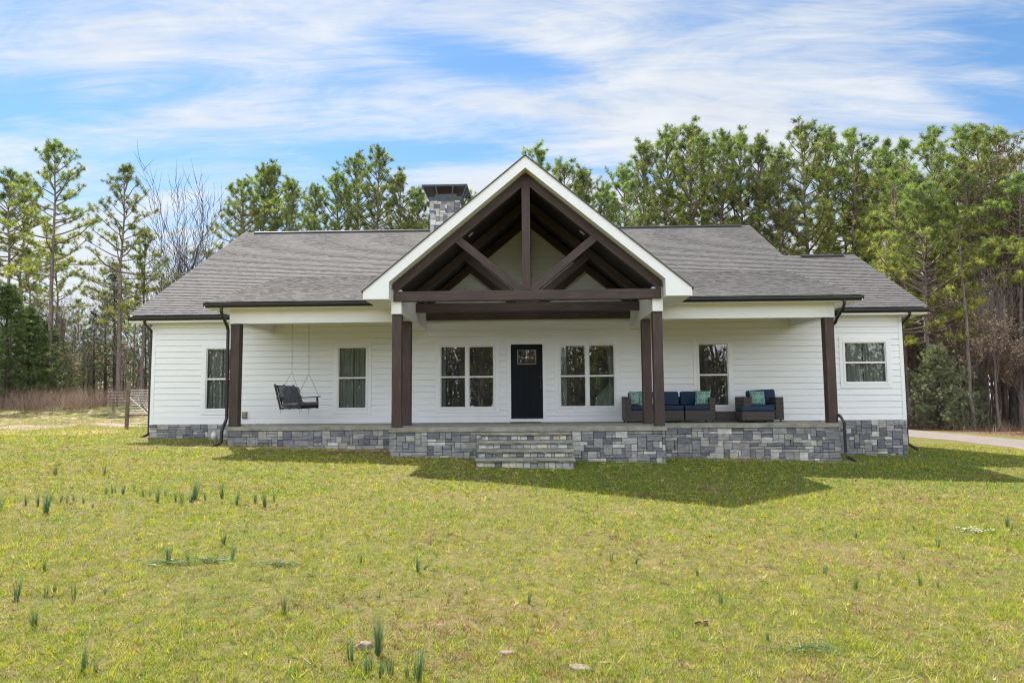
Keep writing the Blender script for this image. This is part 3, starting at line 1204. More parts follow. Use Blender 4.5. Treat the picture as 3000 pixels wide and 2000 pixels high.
post(-7.903 + .01, -2.46, 2.672, .235, post_lab[0])
post(7.642 - .235, -2.46, 2.672, .235, post_lab[1])
post(-3.355, -3.95, 2.683)
post(3.035 - PW, -3.95, 2.683)
post(-3.395, -2.46, 2.672)
post(2.975 - PW + .03, -2.46, 2.672)

# white beams, soffits, ceilings
for x0, x1 in ((-7.91, -3.37), (3.05, 7.65)):
    mb = MB()
    mb.box(x0, x1, -2.475, -2.24, 2.672, 3.03)
    mb.box(x0 - .008, x0 + .1, -2.487, -2.47, 2.664, 3.03) if x0 < 0 else mb.box(x1 - .1, x1 + .008, -2.487, -2.47, 2.664, 3.03)
    mb.build('header_beam', 'trim', house, bevel=.003)
for x0, x1 in ((-7.905, -7.67), (7.41, 7.645)):
    mb = MB()
    mb.box(x0, x1, -2.24, -.016, 2.672, 3.03)
    mb.build('side_beam', 'trim', house, bevel=.003)
for x0, x1, xf in ((XC - 3.215, XC - 2.975, -1), (XC + 2.955, XC + 3.195, 1)):
    mb = MB()
    mb.box(x0, x1, -4.0, -.016, 2.683, 3.26)
    mb.build('side_beam', 'trim', house, bevel=.003)
for x0, x1 in ((-8.40, XC - 3.215), (XC + 3.195, 8.19)):
    mb = MB()
    mb.box(x0, x1, -2.80, -.016, 3.03, 3.05)
    mb.build('porch_ceiling', 'trim', house)
# closed white sides over the side beams
for x, d in ((-7.905, .03), (7.615, .03)):
    mb = MB()
    mb.prism([(x, -2.47, 3.05), (x, -.0, 3.05), (x, YF - .3, main_z(YF - .3) - .05), (x, -2.47, porch_z(-2.47) - .04)], (d, 0, 0))
    mb.build('side_panel', 'siding', house)

# roofs
EXP = .145


def shingles(mb, y0, zf, slope, xr, y1, skip=None, butt=.018):
    k = 0
    cs = 1 / math.hypot(1, slope)
    dy = EXP * cs
    y = y0
    while y < y1 - 1e-6:
        ye = min(y + dy, y1)
        xa, xb = xr(y)
        za, zb = zf(y), zf(ye)
        segs = [(xa, xb)]
        w = (6.20 - (za + zb) / 2) / SL
        if skip and w > 0:
            segs = [(xa, XC - w), (XC + w, xb)]
        s = k * EXP
        for p, q in segs:
            if q - p < .02:
                continue
            # split in lengths with slightly uneven butts
            cutsx = [p]
            while cutsx[-1] < q:
                cutsx.append(min(q, cutsx[-1] + random.uniform(.08, .22)))
            for i in range(len(cutsx) - 1):
                u0, u1 = cutsx[i], cutsx[i + 1]
                t = butt * random.choice((.75, .9, 1.1)) + random.uniform(0, .002)
                mb.quad((u0, y, za + t), (u1, y, za + t), (u1, ye, zb + .002), (u0, ye, zb + .002), uv=[(u0, s + .002), (u1, s + .002), (u1, s + EXP - .001), (u0, s + EXP - .001)])
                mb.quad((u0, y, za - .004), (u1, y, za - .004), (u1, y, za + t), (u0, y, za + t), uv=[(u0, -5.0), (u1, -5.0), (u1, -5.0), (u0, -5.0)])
        y = ye
        k += 1


def back_slope(mb, x0, x1, yr, yb, zr, zb):
    mb.quad((x0, yr, zr), (x1, yr, zr), (x1, yb, zb), (x0, yb, zb), uv=[(x0, 0), (x1, 0), (x1, 9), (x0, 9)])


mb = MB()
RX0, RX1, WX1 = -11.84, 8.73, 11.166
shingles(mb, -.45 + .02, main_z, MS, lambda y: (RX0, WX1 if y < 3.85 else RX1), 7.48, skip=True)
back_slope(mb, RX0, RX1, 7.48, 15.6, main_z(7.48), 3.1)
back_slope(mb, RX1, WX1, 3.87, 8.3, main_z(3.87), 3.1)
roof = mb.build('roof', 'shingle', house)
roof['label'] = 'long grey shingled main roof with a lower ridge over the wing'
mb = MB()
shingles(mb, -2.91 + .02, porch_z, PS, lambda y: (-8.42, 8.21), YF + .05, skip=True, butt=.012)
proof = mb.build('porch_roof', 'shingle', house)
proof['label'] = 'shallower shingled roof over the porch'
# rake thickness of the porch roof and of the main gables
mb = MB()
for x0, x1 in ((-8.42, -8.39), (8.18, 8.21)):
    mb = MB()
    mb.prism([(x0, -2.88, 3.05), (x0, -2.88, porch_z(-2.88)), (x0, YF, porch_z(YF)), (x0, YF, porch_z(YF) - .15), (x0, -2.3, 3.05)], (.03, 0, 0))
    mb.build('rake_board', 'trim', proof)
for x0, x1 in ((-8.39, XC - 3.8), (XC + 3.8, 8.18)):
    mb = MB()
    mb.box(x0, x1, -2.815, -2.79, 3.03, 3.17)
    mb.build('fascia', 'trim', proof)
mb = MB()
for x0, x1 in ((RX0, wl), (8.2, RX1)):
    mb = MB()
    mb.prism([(x0, -.36, 2.985), (x0, -.36, 3.15), (x0, 7.48, main_z(7.48) - .006), (x0, 15.5, 3.1), (x0, 15.5, 2.95), (x0, 7.48, main_z(7.48) - .2), (x0, .1, 2.985)], (x1 - x0, 0, 0))
    mb.build('rake_overhang', 'trim', roof)
mb = MB()
mb.prism([(wr, -.36, 2.985), (wr, -.36, 3.15), (wr, 3.87, main_z(3.87) - .006), (wr, 8.2, 3.1), (wr, 8.2, 2.95), (wr, 3.87, main_z(3.87) - .2), (wr, .1, 2.985)], (WX1 - wr, 0, 0))
mb.build('rake_overhang', 'trim', roof)
for x0, x1 in ((wl, -7.92), (7.66, wr)):
    mb = MB()
    mb.box(x0, x1, -.36, -.02, 2.985, 3.03)
    mb.build('soffit', 'trim', roof)
for x0, x1, y in ((-11.35, XC - 2.2, 7.48), (XC + 2.2, 8.35, 7.48), (9.26, 10.71, 3.87)):
    z = main_z(y)
    mb = MB()
    mb.prism([(x0, y - .17, z - .055), (x0, y - .16, z - .005), (x0, y, z + .045), (x0, y + .16, z - .005), (x0, y + .17, z - .08)], (x1 - x0, 0, 0))
    mb.build('ridge_vent', 'black_metal', roof)
for x0, x1, y in ((RX0 + .01, RX1 - .01, 7.48), (RX1 - .2, WX1 - .01, 3.87)):
    z = main_z(y)
    mb = MB()
    mb.prism([(x0, y - .15, z - .075), (x0, y, z + .018), (x0, y + .15, z - .075)], (x1 - x0, 0, 0))
    mb.build('ridge_cap', 'shingle', roof)

# porch gable roof
for sd in (-1, 1):
    P = lambda dx, z, y: (XC + sd * dx, y, z)
    mb = MB()
    mb.prism([P(0, AP, -4.36), P(3.79, 3.175, -4.36), P(3.79, 2.988, -4.36), P(3.205, 2.988, -4.36), P(3.205, 3.39, -4.36), P(0, 6.061, -4.36)], (0, 1.9, 0))
    mb.prism([P(0, AP, -2.46), P(3.75, 3.21, -2.46), P(3.75, 3.07, -2.46), P(3.6, 3.07, -2.46), P(0, 6.061, -2.46)], (0, 7.6, 0))
    g = mb.build('gable_roof', 'trim', house)
    mb = MB()
    e = .003
    mb.prism([P(0, AP + e, -4.392), P(3.80, 3.170, -4.392), P(3.80, 2.984, -4.392), P(3.198, 2.984, -4.392), P(3.198, 3.385, -4.392), P(0, 6.053, -4.392)], (0, .03, 0))
    mb.build('fascia', 'trim', g, bevel=.002)
    mb = MB()
    a, b = P(0, AP + .006, -4.425), P(3.84, AP + .006 - 3.84 * SL, -4.425)
    a2, b2 = P(0, AP + .034, -4.425), P(3.84, AP + .034 - 3.84 * SL, -4.425)
    mb.prism([a, b, b2, a2], (0, 9.7, 0))
    mb.build('shingle_layer', 'shingle', g)
    mb = MB()
    L = 3.2
    y0, y1 = -3.86, -.02
    for zoff in (6.045,):
        mb.quad(P(0, zoff, y0), P(L, zoff - L * SL, y0), P(L, zoff - L * SL, y1), P(0, zoff, y1), uv=[(0, 0), (L * 1.3, 0), (L * 1.3, 3.8), (0, 3.8)])
    mb.build('vault_ceiling', 'planks', g)
    mb = MB()
    lp = P(1.38 + (.05 if sd < 0 else 0) - .0, 0, -2.85)
    nrm = Vector((sd * SL, 0, 1)).normalized()
    c = Vector((XC + sd * 1.42, -2.85, 6.04 - 1.42 * SL))
    mb.tube([c, c - nrm * .012], .085, 24)
    mb.build('recessed_light', 'lamp', g)


def truss(y, full, mat):
    """king-post truss: bottom chord, two rafters, king post, two struts"""
    d = .19
    hw = 3.155 if full else 2.965
    yc = y + d / 2
    ch = beam('bottom_chord', (XC - hw, yc, 3.0935), (XC + hw, yc, 3.0935), d, .233, mat, house)
    th = math.atan(SL)
    for sd in (-1, 1):
        h = .195
        zc = 6.025 - (h / 2) / math.cos(th)
        c = -(h / 2) * math.tan(th)
        s = hw if full else hw - .02
        beam('rafter', (XC, yc + .004, zc), (XC + sd * s, yc + .004, zc - s * SL), d - .01, h, mat, house, up=(sd * SL, 0, 1), cut0=c, cut1=c)
        beam('strut', (XC + sd * .12, yc + .009, 3.195), (XC + sd * 1.66, yc + .009, 4.48), d - .02, .185, mat, house, up=(-sd, 0, 1))
    beam('king_post', (XC, yc - .004, 3.208), (XC, yc - .004, 5.84), .197, d + .004, mat, house, up=(0, -1, 0))
    return ch


truss(-4.07, True, 'timber')['label'] = 'long bottom timber across the front of the open gable'
truss(-2.01, False, 'timber')
truss(-.22, False, 'timber')
mb = MB()   # little white blocks under the upper chord ends


# gutters and downspouts
GP = [(0, 0), (-.075, 0), (-.115, .055), (-.115, .085), (-.128, .095), (-.128, .115), (0, .115)]


def gutter(x0, x1, y, z, lab=None):
    mb = MB()
    mb.prism([(x0, y + .128 + p[0], z - .115 + p[1]) for p in GP], (x1 - x0, 0, 0))
    o = mb.build('gutter', 'black_metal', house)
    return o


gutter(RX0, -7.95, -.45, 3.15)
gutter(7.68, WX1, -.45, 3.15)
gutter(-8.44, XC - 3.80, -2.91, 3.164)
gutter(XC + 3.80, 8.23, -2.91, 3.164)


def downspout(pts, lab):
    mb = MB()
    mb.tube(pts, .046, 4)
    o = mb.build('downspout', 'black_metal', house, bevel=.01)
    o['label'] = lab


downspout([(-11.37, -.38, 3.06), (-11.37, -.37, 2.98), (-11.385, -.33, 2.93), (-11.40, .06, 2.76), (-11.40, .08, 2.68), (-11.375, .08, -.22), (-11.38, .06, -.29), (-11.50, -.2, -.40)], 'black downspout at the outer corner nearest the wire fence')
downspout([(-7.985, -2.84, 3.06), (-7.985, -2.84, 2.96), (-7.98, -2.80, 2.88), (-7.945, -2.56, 2.60), (-7.945, -2.50, 2.5), (-7.945, -2.44, .24), (-7.95, -2.48, .14), (-7.96, -2.62, -.02), (-7.965, -2.66, -.1), (-7.965, -2.68, -.36), (-7.99, -2.74, -.43), (-8.07, -2.95, -.48)], 'black downspout beside the swing-side corner post')
downspout([(7.76, -2.84, 3.08), (7.76, -2.84, 2.98), (7.755, -2.80, 2.88), (7.69, -2.52, 2.64), (7.685, -2.46, 2.55), (7.64, -2.18, 2.4), (7.63, -2.15, .30), (7.66, -2.55, .16), (7.69, -2.66, .03), (7.69, -2.68, -.72), (7.70, -2.72, -.83), (7.80, -2.92, -.90)], 'black downspout beside the armchair-side corner post')
downspout([(10.66, -.38, 3.06), (10.66, -.37, 2.98), (10.66, -.33, 2.93), (10.655, .06, 2.76), (10.65, .08, 2.68), (10.64, .08, -.62), (10.65, .05, -.70), (10.78, -.18, -.83)], 'black downspout at the outer corner nearest the driveway')

# chimney
mb = MB()
cxa, cxb, cya, cyb, ct = -4.03, -2.85, 6.7, 7.85, 8.56
mb.box(cxa + .01, cxb - .01, cya + .01, cyb - .01, 5.5, ct, col=(.1, .1, .1))
for o_, u_, n_, L_ in (((cxa, cya, ct), X_, -Y_, cxb - cxa), ((cxb, cya, ct), Y_, X_, cyb - cya), ((cxa, cya, ct), Y_, -X_, cyb - cya)):
    stone_face(mb, o_, u_, n_, L_, 2.6, .075, .085, light=.5)
chim = mb.build('chimney', 'stone', roof)
# metal shroud on the chimney
mb = MB()


def shroud_ring(z0, z1, e0, e1, t=.03):
    for k in range(4):
        a0, a1 = cxa - e0, cxb + e0
        b0, b1 = cya - e0, cyb + e0
        c0, c1 = cxa - e1, cxb + e1
        d0, d1 = cya - e1, cyb + e1
        lo = [(a0, b0, z0), (a1, b0, z0), (a1, b1, z0), (a0, b1, z0)]
        hi = [(c0, d0, z1), (c1, d0, z1), (c1, d1, z1), (c0, d1, z1)]
        mb.quad(lo[k], lo[(k + 1) % 4], hi[(k + 1) % 4], hi[k])


def lerp_e(z):
    return .03 + (.30 - .03) * ((z - 8.52) / .57)


shroud_ring(8.50, 8.52, .03, .03)
shroud_ring(8.52, 8.67, lerp_e(8.52), lerp_e(8.67))
shroud_ring(9.045, 9.09, lerp_e(9.045), lerp_e(9.09))
zt_, e_ = 9.09, .31
T4 = [(cxa - e_, cya - e_, zt_), (cxb + e_, cya - e_, zt_), (cxb + e_, cyb + e_, zt_), (cxa - e_, cyb + e_, zt_)]
T5 = [(p[0], p[1], p[2] + .025) for p in T4]
apx = ((cxa + cxb) / 2, (cya + cyb) / 2, 9.27)
for k in range(4):
    mb.add([T5[k], T5[(k + 1) % 4], apx], [[0, 1, 2]])
    mb.quad(T4[k], T4[(k + 1) % 4], T5[(k + 1) % 4], T5[k])
mb.add(T4, [[3, 2, 1, 0]])
# posts and inner flue box
for fx in (0, .30, .70, 1):
    for yy_, s_ in ((cya, -1), (cyb, 1)):
        def pt(z):
            e = lerp_e(z)
            return (cxa - e + fx * (cxb - cxa + 2 * e), yy_ + s_ * e, z)
        mb.tube([pt(8.66), pt(9.06)], .028, 4)
for fy in (.33, .66):
    for xx_, s_ in ((cxa, -1), (cxb, 1)):
        def pt(z):
            e = lerp_e(z)
            return (xx_ + s_ * e, cya - e + fy * (cyb - cya + 2 * e), z)
        mb.tube([pt(8.66), pt(9.06)], .028, 4)
mb.box(cxa + .16, cxb - .16, cya + .16, cyb - .16, 8.5, 8.86)
mb.build('chimney_cap', 'cap_metal', chim)


# ------------------------------------------------------------------ trees
def tufts(centres, dirs, L, n, w, base_c, jit_c, r, bias=.5, droop=0.0):
    """sprays of thin needle-like triangles round many twig ends"""
    k = len(centres)
    C = np.repeat(centres, n, 0)
    D = r.normal(size=(k * n, 3))
    D /= np.linalg.norm(D, axis=1)[:, None]
    D = D + np.repeat(dirs, n, 0) * bias
    D[:, 2] -= droop
    D /= np.linalg.norm(D, axis=1)[:, None]
    S = np.cross(D, r.normal(size=D.shape))
    S /= np.linalg.norm(S, axis=1)[:, None] + 1e-9
    ln = L * r.uniform(.6, 1.15, (k * n, 1))
    C = C + r.normal(size=C.shape) * L * .16
    V = np.stack([C - S * w / 2, C + S * w / 2, C + D * ln], 1).reshape(-1, 3)
    t = np.repeat(r.random((k, 1)), n, 0)
    cc = np.asarray(base_c)[None] * (1 - t) + np.asarray(jit_c)[None] * t
    cc = cc * r.uniform(.75, 1.25, (k * n, 1))
    return V, cc


def limb(mb, p, d, L, r0, nseg, r, bend, wob=.1, n=4):
    pts, q, dd = [p.copy()], p.copy(), d.copy()
    for i in range(nseg):
        dd = dd + np.array([0, 0, bend / nseg]) + r.normal(size=3) * wob
        dd /= np.linalg.norm(dd)
        q = q + dd * L / nseg
        pts.append(q.copy())
    mb.tube(pts, [r0 * (1 - .8 * i / nseg) for i in range(nseg + 1)], n, cap=False)
    return pts, dd


def make_pine(name, seed, base=.45, Lmax=3.3, nb=42, per=8, needles=26, H=20., light=.5, top=.9, ln=.34, dead=8, bark='bark', nw=.030):
    r = np.random.default_rng(seed)
    tr = MB()
    zs = np.linspace(0, 1, 15)
    wx = np.cumsum(r.normal(size=15) * .07)
    wy = np.cumsum(r.normal(size=15) * .07)
    wx -= wx[0]
    wy -= wy[0]
    R0 = .21
    tr.tube([(wx[i], wy[i], zs[i] * H - (.3 if i == 0 else 0)) for i in range(15)], [R0 * (1.25 if i == 0 else 1) * (1 - .88 * zs[i] ** 1.1) for i in range(15)], 8)

    def tp(t):
        return np.array([np.interp(t, zs, wx), np.interp(t, zs, wy), t * H])
    cs, ds, hs = [], [], []
    az = r.random() * 6
    for b in range(nb):
        f = (b + r.random()) / nb
        t = base + (1 - base) * f ** .93
        az += 2.4 + r.normal() * .35
        el = R(-8 + 62 * f ** 1.3 + r.normal() * 9)
        prof = (1 - f) ** .5 * (.55 + .45 * min(1, f * 4)) * (1.05 if f < .6 else 1)
        L = Lmax * max(.16, prof) * r.uniform(.6, 1.12)
        d = np.array([math.cos(az) * math.cos(el), math.sin(az) * math.cos(el), math.sin(el)])
        pts, dd = limb(tr, tp(t), d, L, .022 + .016 * L, 5, r, .45, .10)
        m = max(3, int(per * (L / Lmax) ** .6 * r.uniform(.8, 1.2)))
        for k in range(m):
            s = r.uniform(.28, 1.0) ** .8 * 5
            i = min(int(s), 4)
            p = pts[i] + (pts[i + 1] - pts[i]) * (s - i)
            side = r.normal(size=3)
            side[2] = abs(side[2]) * .8
            side = side / np.linalg.norm(side) + dd * .5
            side /= np.linalg.norm(side)
            tl = r.uniform(.15, .75) * (.5 + .5 * L / Lmax)
            e = p + side * tl
            if tl > .3:
                tr.tube([p, e], [.012, .006], 3, cap=False)
            cs.append(e)
            ds.append(side)
            hs.append(f)
            if r.random() < .5:
                cs.append(p + (e - p) * .45)
                ds.append(side)
                hs.append(f)
        cs.append(pts[-1])
        ds.append(dd)
        hs.append(f)
    for k in range(7):
        cs.append(tp(1) + np.array([r.normal() * .12, r.normal() * .12, .1 - k * .16]))
        ds.append(np.array([0, 0, 1.]))
        hs.append(1)
    for k in range(dead):      # bare stubs under the crown
        t = base * r.uniform(.35, 1)
        a = r.random() * 6.3
        d = np.array([math.cos(a), math.sin(a), r.uniform(-.1, .3)])
        limb(tr, tp(t), d / np.linalg.norm(d), r.uniform(.5, 2.2), .022, 4, r, .1, .2, 3)
    cs, ds, hs = np.array(cs), np.array(ds), np.array(hs)
    V, Cc = tufts(cs, ds, ln, needles, nw, (.080, .120, .042), (.32, .345, .105), r, .45)
    # young lower growth is yellower, the top bluer
    f = np.repeat(hs, needles)[:, None]
    Cc = Cc * (np.array([[1.3, 1.18, .85]]) * (1 - f) + np.array([[.82, .97, .95]]) * f) * (1 + .15 * light)
    root = bpy.data.meshes
    a = tr.mesh('trunk', bark, smooth=True)
    b = tri_mesh('crown', V, Cc, 'needles')
    return a, b


def make_cedar(seed, H=8., W=2.0, nb=150, base=.06, c1=(.055, .085, .032), c2=(.17, .22, .075), loose=0.0, ln=.26, n=26, per=6, w=.035):
    r = np.random.default_rng(seed)
    tr = MB()
    tr.tube([(0, 0, -.2), (.03, .02, H * .4), (0, .05, H * .97)], [.13, .08, .015], 6)
    cs, ds = [], []
    az = 0
    for b in range(nb):
        f = (b + r.random()) / nb
        z = H * (base + (1 - base) * f)
        az += 2.4 + r.normal() * .4
        L = W * ((1 - f) ** .75 * (.7 + .3 * min(1, f * 5)) + .05) * r.uniform(.55, 1.15)
        el = R(8 + 42 * f - loose * 30 * (1 - f))
        d = np.array([math.cos(az) * math.cos(el), math.sin(az) * math.cos(el), math.sin(el)])
        pts, dd = limb(tr, np.array([0, 0, z]), d, L, .02, 3, r, .25 - loose * .5, .12, 3)
        for k in range(per):
            s = r.uniform(.3, 1.0) * 3
            i = min(int(s), 2)
            p = pts[i] + (pts[i + 1] - pts[i]) * (s - i) + r.normal(size=3) * .13
            cs.append(p)
            ds.append(dd)
    cs, ds = np.array(cs), np.array(ds)
    V, Cc = tufts(cs, ds, ln, n, w, c1, c2, r, .7, droop=loose * .4)
    return tr.mesh('trunk', 'bark_dark', smooth=True), tri_mesh('crown', V, Cc, 'cedar')


def make_bare(seed, H=16., lean=.0, leaves=0, depth=5, leaf_c=((.25, .175, .13), (.44, .34, .26)), bark='bark_grey', spread=.55, leaf_n=3, rt=.25):
    r = np.random.default_rng(seed)
    tr, tw = MB(), MB()
    ends = []

    def grow(p, d, L, r0, lv):
        tgt = tr if lv < 3 else tw
        pts, dd = limb(tgt, p, d, L, r0, 4 if lv < 3 else 3, r, .15, .13 if lv else .05, 6 if lv == 0 else 4 if lv < 3 else 3)
        if lv >= depth:
            ends.append((pts[-1], dd))
            ends.append((pts[1], dd))
            return
        k = [4, 4, 3, 3, 3][min(lv, 4)] if rt < .3 else [4, 3, 3, 3, 2][min(lv, 4)]
        for i in range(k + 1):
            s = .45 + .55 * (i + r.random() * .5) / k if lv == 0 else .3 + .7 * (i + r.random() * .6) / k
            s = min(s, 1.0)
            j = min(int(s * (len(pts) - 1)), len(pts) - 2)
            q = pts[j] + (pts[j + 1] - pts[j]) * (s * (len(pts) - 1) - j)
            side = r.normal(size=3)
            side -= dd * side.dot(dd)
            side /= np.linalg.norm(side)
            nd_ = dd + side * r.uniform(.4, 1.0) * spread * 1.5 + np.array([0, 0, .22])
            if i == k:
                nd_ = dd + side * .15
            nd_ /= np.linalg.norm(nd_)
            grow(q, nd_, L * (r.uniform(.50, .74) if rt < .3 else r.uniform(.58, .86)), max(r0 * (.5 if i < k else .68) * (1 - .3 * s), .024 if rt > .3 else .011 if rt > .2 else .007), lv + 1)
    grow(np.array([0, 0, -.2]), np.array([lean, .02, 1.]) / math.hypot(lean, 1), H * .46, rt, 0)
    c = np.array([e[0] for e in ends])
    a = tr.mesh('trunk', bark, smooth=True)
    if leaves:
        d = np.array([e[1] for e in ends])
        V, Cc = tufts(c, d, .16, leaf_n, .10, leaf_c[0], leaf_c[1], r, .2, droop=.4)
        b = tri_mesh('crown', V, Cc, 'brownleaf')
        t = tw.mesh('twigs', bark)
        return a, t, b, float(c[:, 2].max())
    t = tw.mesh('twigs', bark)
    return a, t, None, float(c[:, 2].max())


LIB = {
    'pine': [make_pine('pine', 1, .48, 4.3, 50, 12, 34, ln=.32), make_pine('pine', 2, .55, 4.6, 46, 13, 34, ln=.32)],
    'pine_sparse': [make_pine('pine', 3, .34, 4.6, 54, 11, 32, ln=.33), make_pine('pine', 4, .40, 4.6, 50, 12, 32, ln=.33)],
    'pine_full': [make_pine('pine', 5, .26, 5.2, 84, 13, 30, ln=.32), make_pine('pine', 6, .30, 5.6, 76, 13, 30, ln=.32), make_pine('pine', 8, .24, 4.8, 88, 12, 30, ln=.32)],
    'pine_low': [make_pine('pine', 7, .36, 5.6, 92, 20, 36, ln=.27, light=1.2, H=16., nw=.026)],
    'pine_pole': [make_pine('pine', 9, .60, 2.8, 24, 8, 28, dead=18, ln=.30), make_pine('pine', 10, .66, 3.0, 22, 9, 28, dead=24, ln=.30)],
    'cedar': [make_cedar(21, W=2.6, per=9, ln=.2, n=24, w=.028), make_cedar(22, W=3.1, per=9, ln=.2, n=24, w=.028)],
    'cedar_thin': [make_cedar(23, H=8, W=1.8, nb=70, base=.2, loose=.6, per=5, n=22, ln=.2, w=.026, c1=(.06, .085, .04), c2=(.16, .20, .08)), make_cedar(24, H=8, W=2.0, nb=60, base=.26, loose=.5, per=5, n=22, ln=.2, w=.026, c1=(.06, .085, .04), c2=(.16, .20, .08))],
    'cedar_light': [make_cedar(25, H=4.3, W=2.6, nb=230, base=.03, c1=(.17, .21, .11), c2=(.36, .40, .23), ln=.13, n=26, per=10, w=.016, loose=.25)],
}
BARE = {
    'bare': [make_bare(31, lean=.24, depth=5, rt=.42, spread=.62), make_bare(39, lean=.22, depth=5, rt=.40, spread=.62)],
    'brown': [make_bare(33, lean=.02, leaves=1, spread=.35, depth=5, leaf_n=1, leaf_c=((.20, .12, .08), (.34, .22, .15)))],
    'pole': [make_bare(36, H=11, depth=4, spread=.42, rt=.11, bark='bark'), make_bare(37, H=11, depth=4, spread=.5, lean=.06, rt=.09, bark='bark_pale'), make_bare(38, H=11, depth=4, spread=.6, rt=.10, bark='bark')],
    'sapling': [make_bare(34, H=10, rt=.12, leaves=1, depth=5, spread=.6, bark='bark', leaf_n=2), make_bare(35, H=10, rt=.12, leaves=1, depth=5, spread=.7, bark='bark', leaf_n=3)],
}
REFH = {'pine_low': 16., 'cedar': 8., 'cedar_thin': 8., 'cedar_light': 4.3}
KN = {'pine': 'pine_tree', 'pine_sparse': 'pine_tree', 'pine_full': 'pine_tree', 'pine_low': 'pine_tree', 'pine_pole': 'pine_tree', 'cedar': 'cedar_tree', 'cedar_thin': 'cedar_tree',
      'cedar_light': 'evergreen_bush', 'pole': 'leafless_tree', 'bare': 'leafless_tree', 'brown': 'leafless_tree', 'sapling': 'beech_sapling'}
KC = {'pine_tree': 'pine tree', 'cedar_tree': 'cedar tree', 'evergreen_bush': 'bush', 'leafless_tree': 'bare tree', 'beech_sapling': 'sapling'}
cnt = {}


def tree(kind, x, y, h, label, group, lean=0.0, rz=None, wide=1.0):
    k = cnt.get(kind, 0)
    cnt[kind] = k + 1
    nm = KN[kind]
    e = empty(nm, (x, y, gmesh(x, y)), label=label, cat=KC[nm], group=group)
    if kind in BARE:
        parts = BARE[kind][k % len(BARE[kind])]
        s = h / parts[3]
        link_obj('trunk', parts[0], e)
        link_obj('twigs', parts[1], e)
        if parts[2]:
            link_obj('crown', parts[2], e)
    else:
        v = LIB[kind]
        a, b = v[k % len(v)]
        s = h / (REFH.get(kind, 20.) + .25)
        link_obj('trunk', a, e)
        link_obj('crown', b, e)
    e.scale = (s * wide, s * wide, s)
    if rz is None:
        rz = (k * 2.39996 + x) % 6.283
    e.rotation_euler = (0, math.atan2(lean, h) if kind not in BARE else 0, 0)
    if kind in BARE:
        e.rotation_euler = (0, 0, 0 if lean > .5 else rz)
    else:
        m = Matrix.Rotation(math.atan2(lean, h), 4, 'Y') @ Matrix.Rotation(rz, 4, 'Z')
        e.rotation_euler = m.to_euler()
    return e


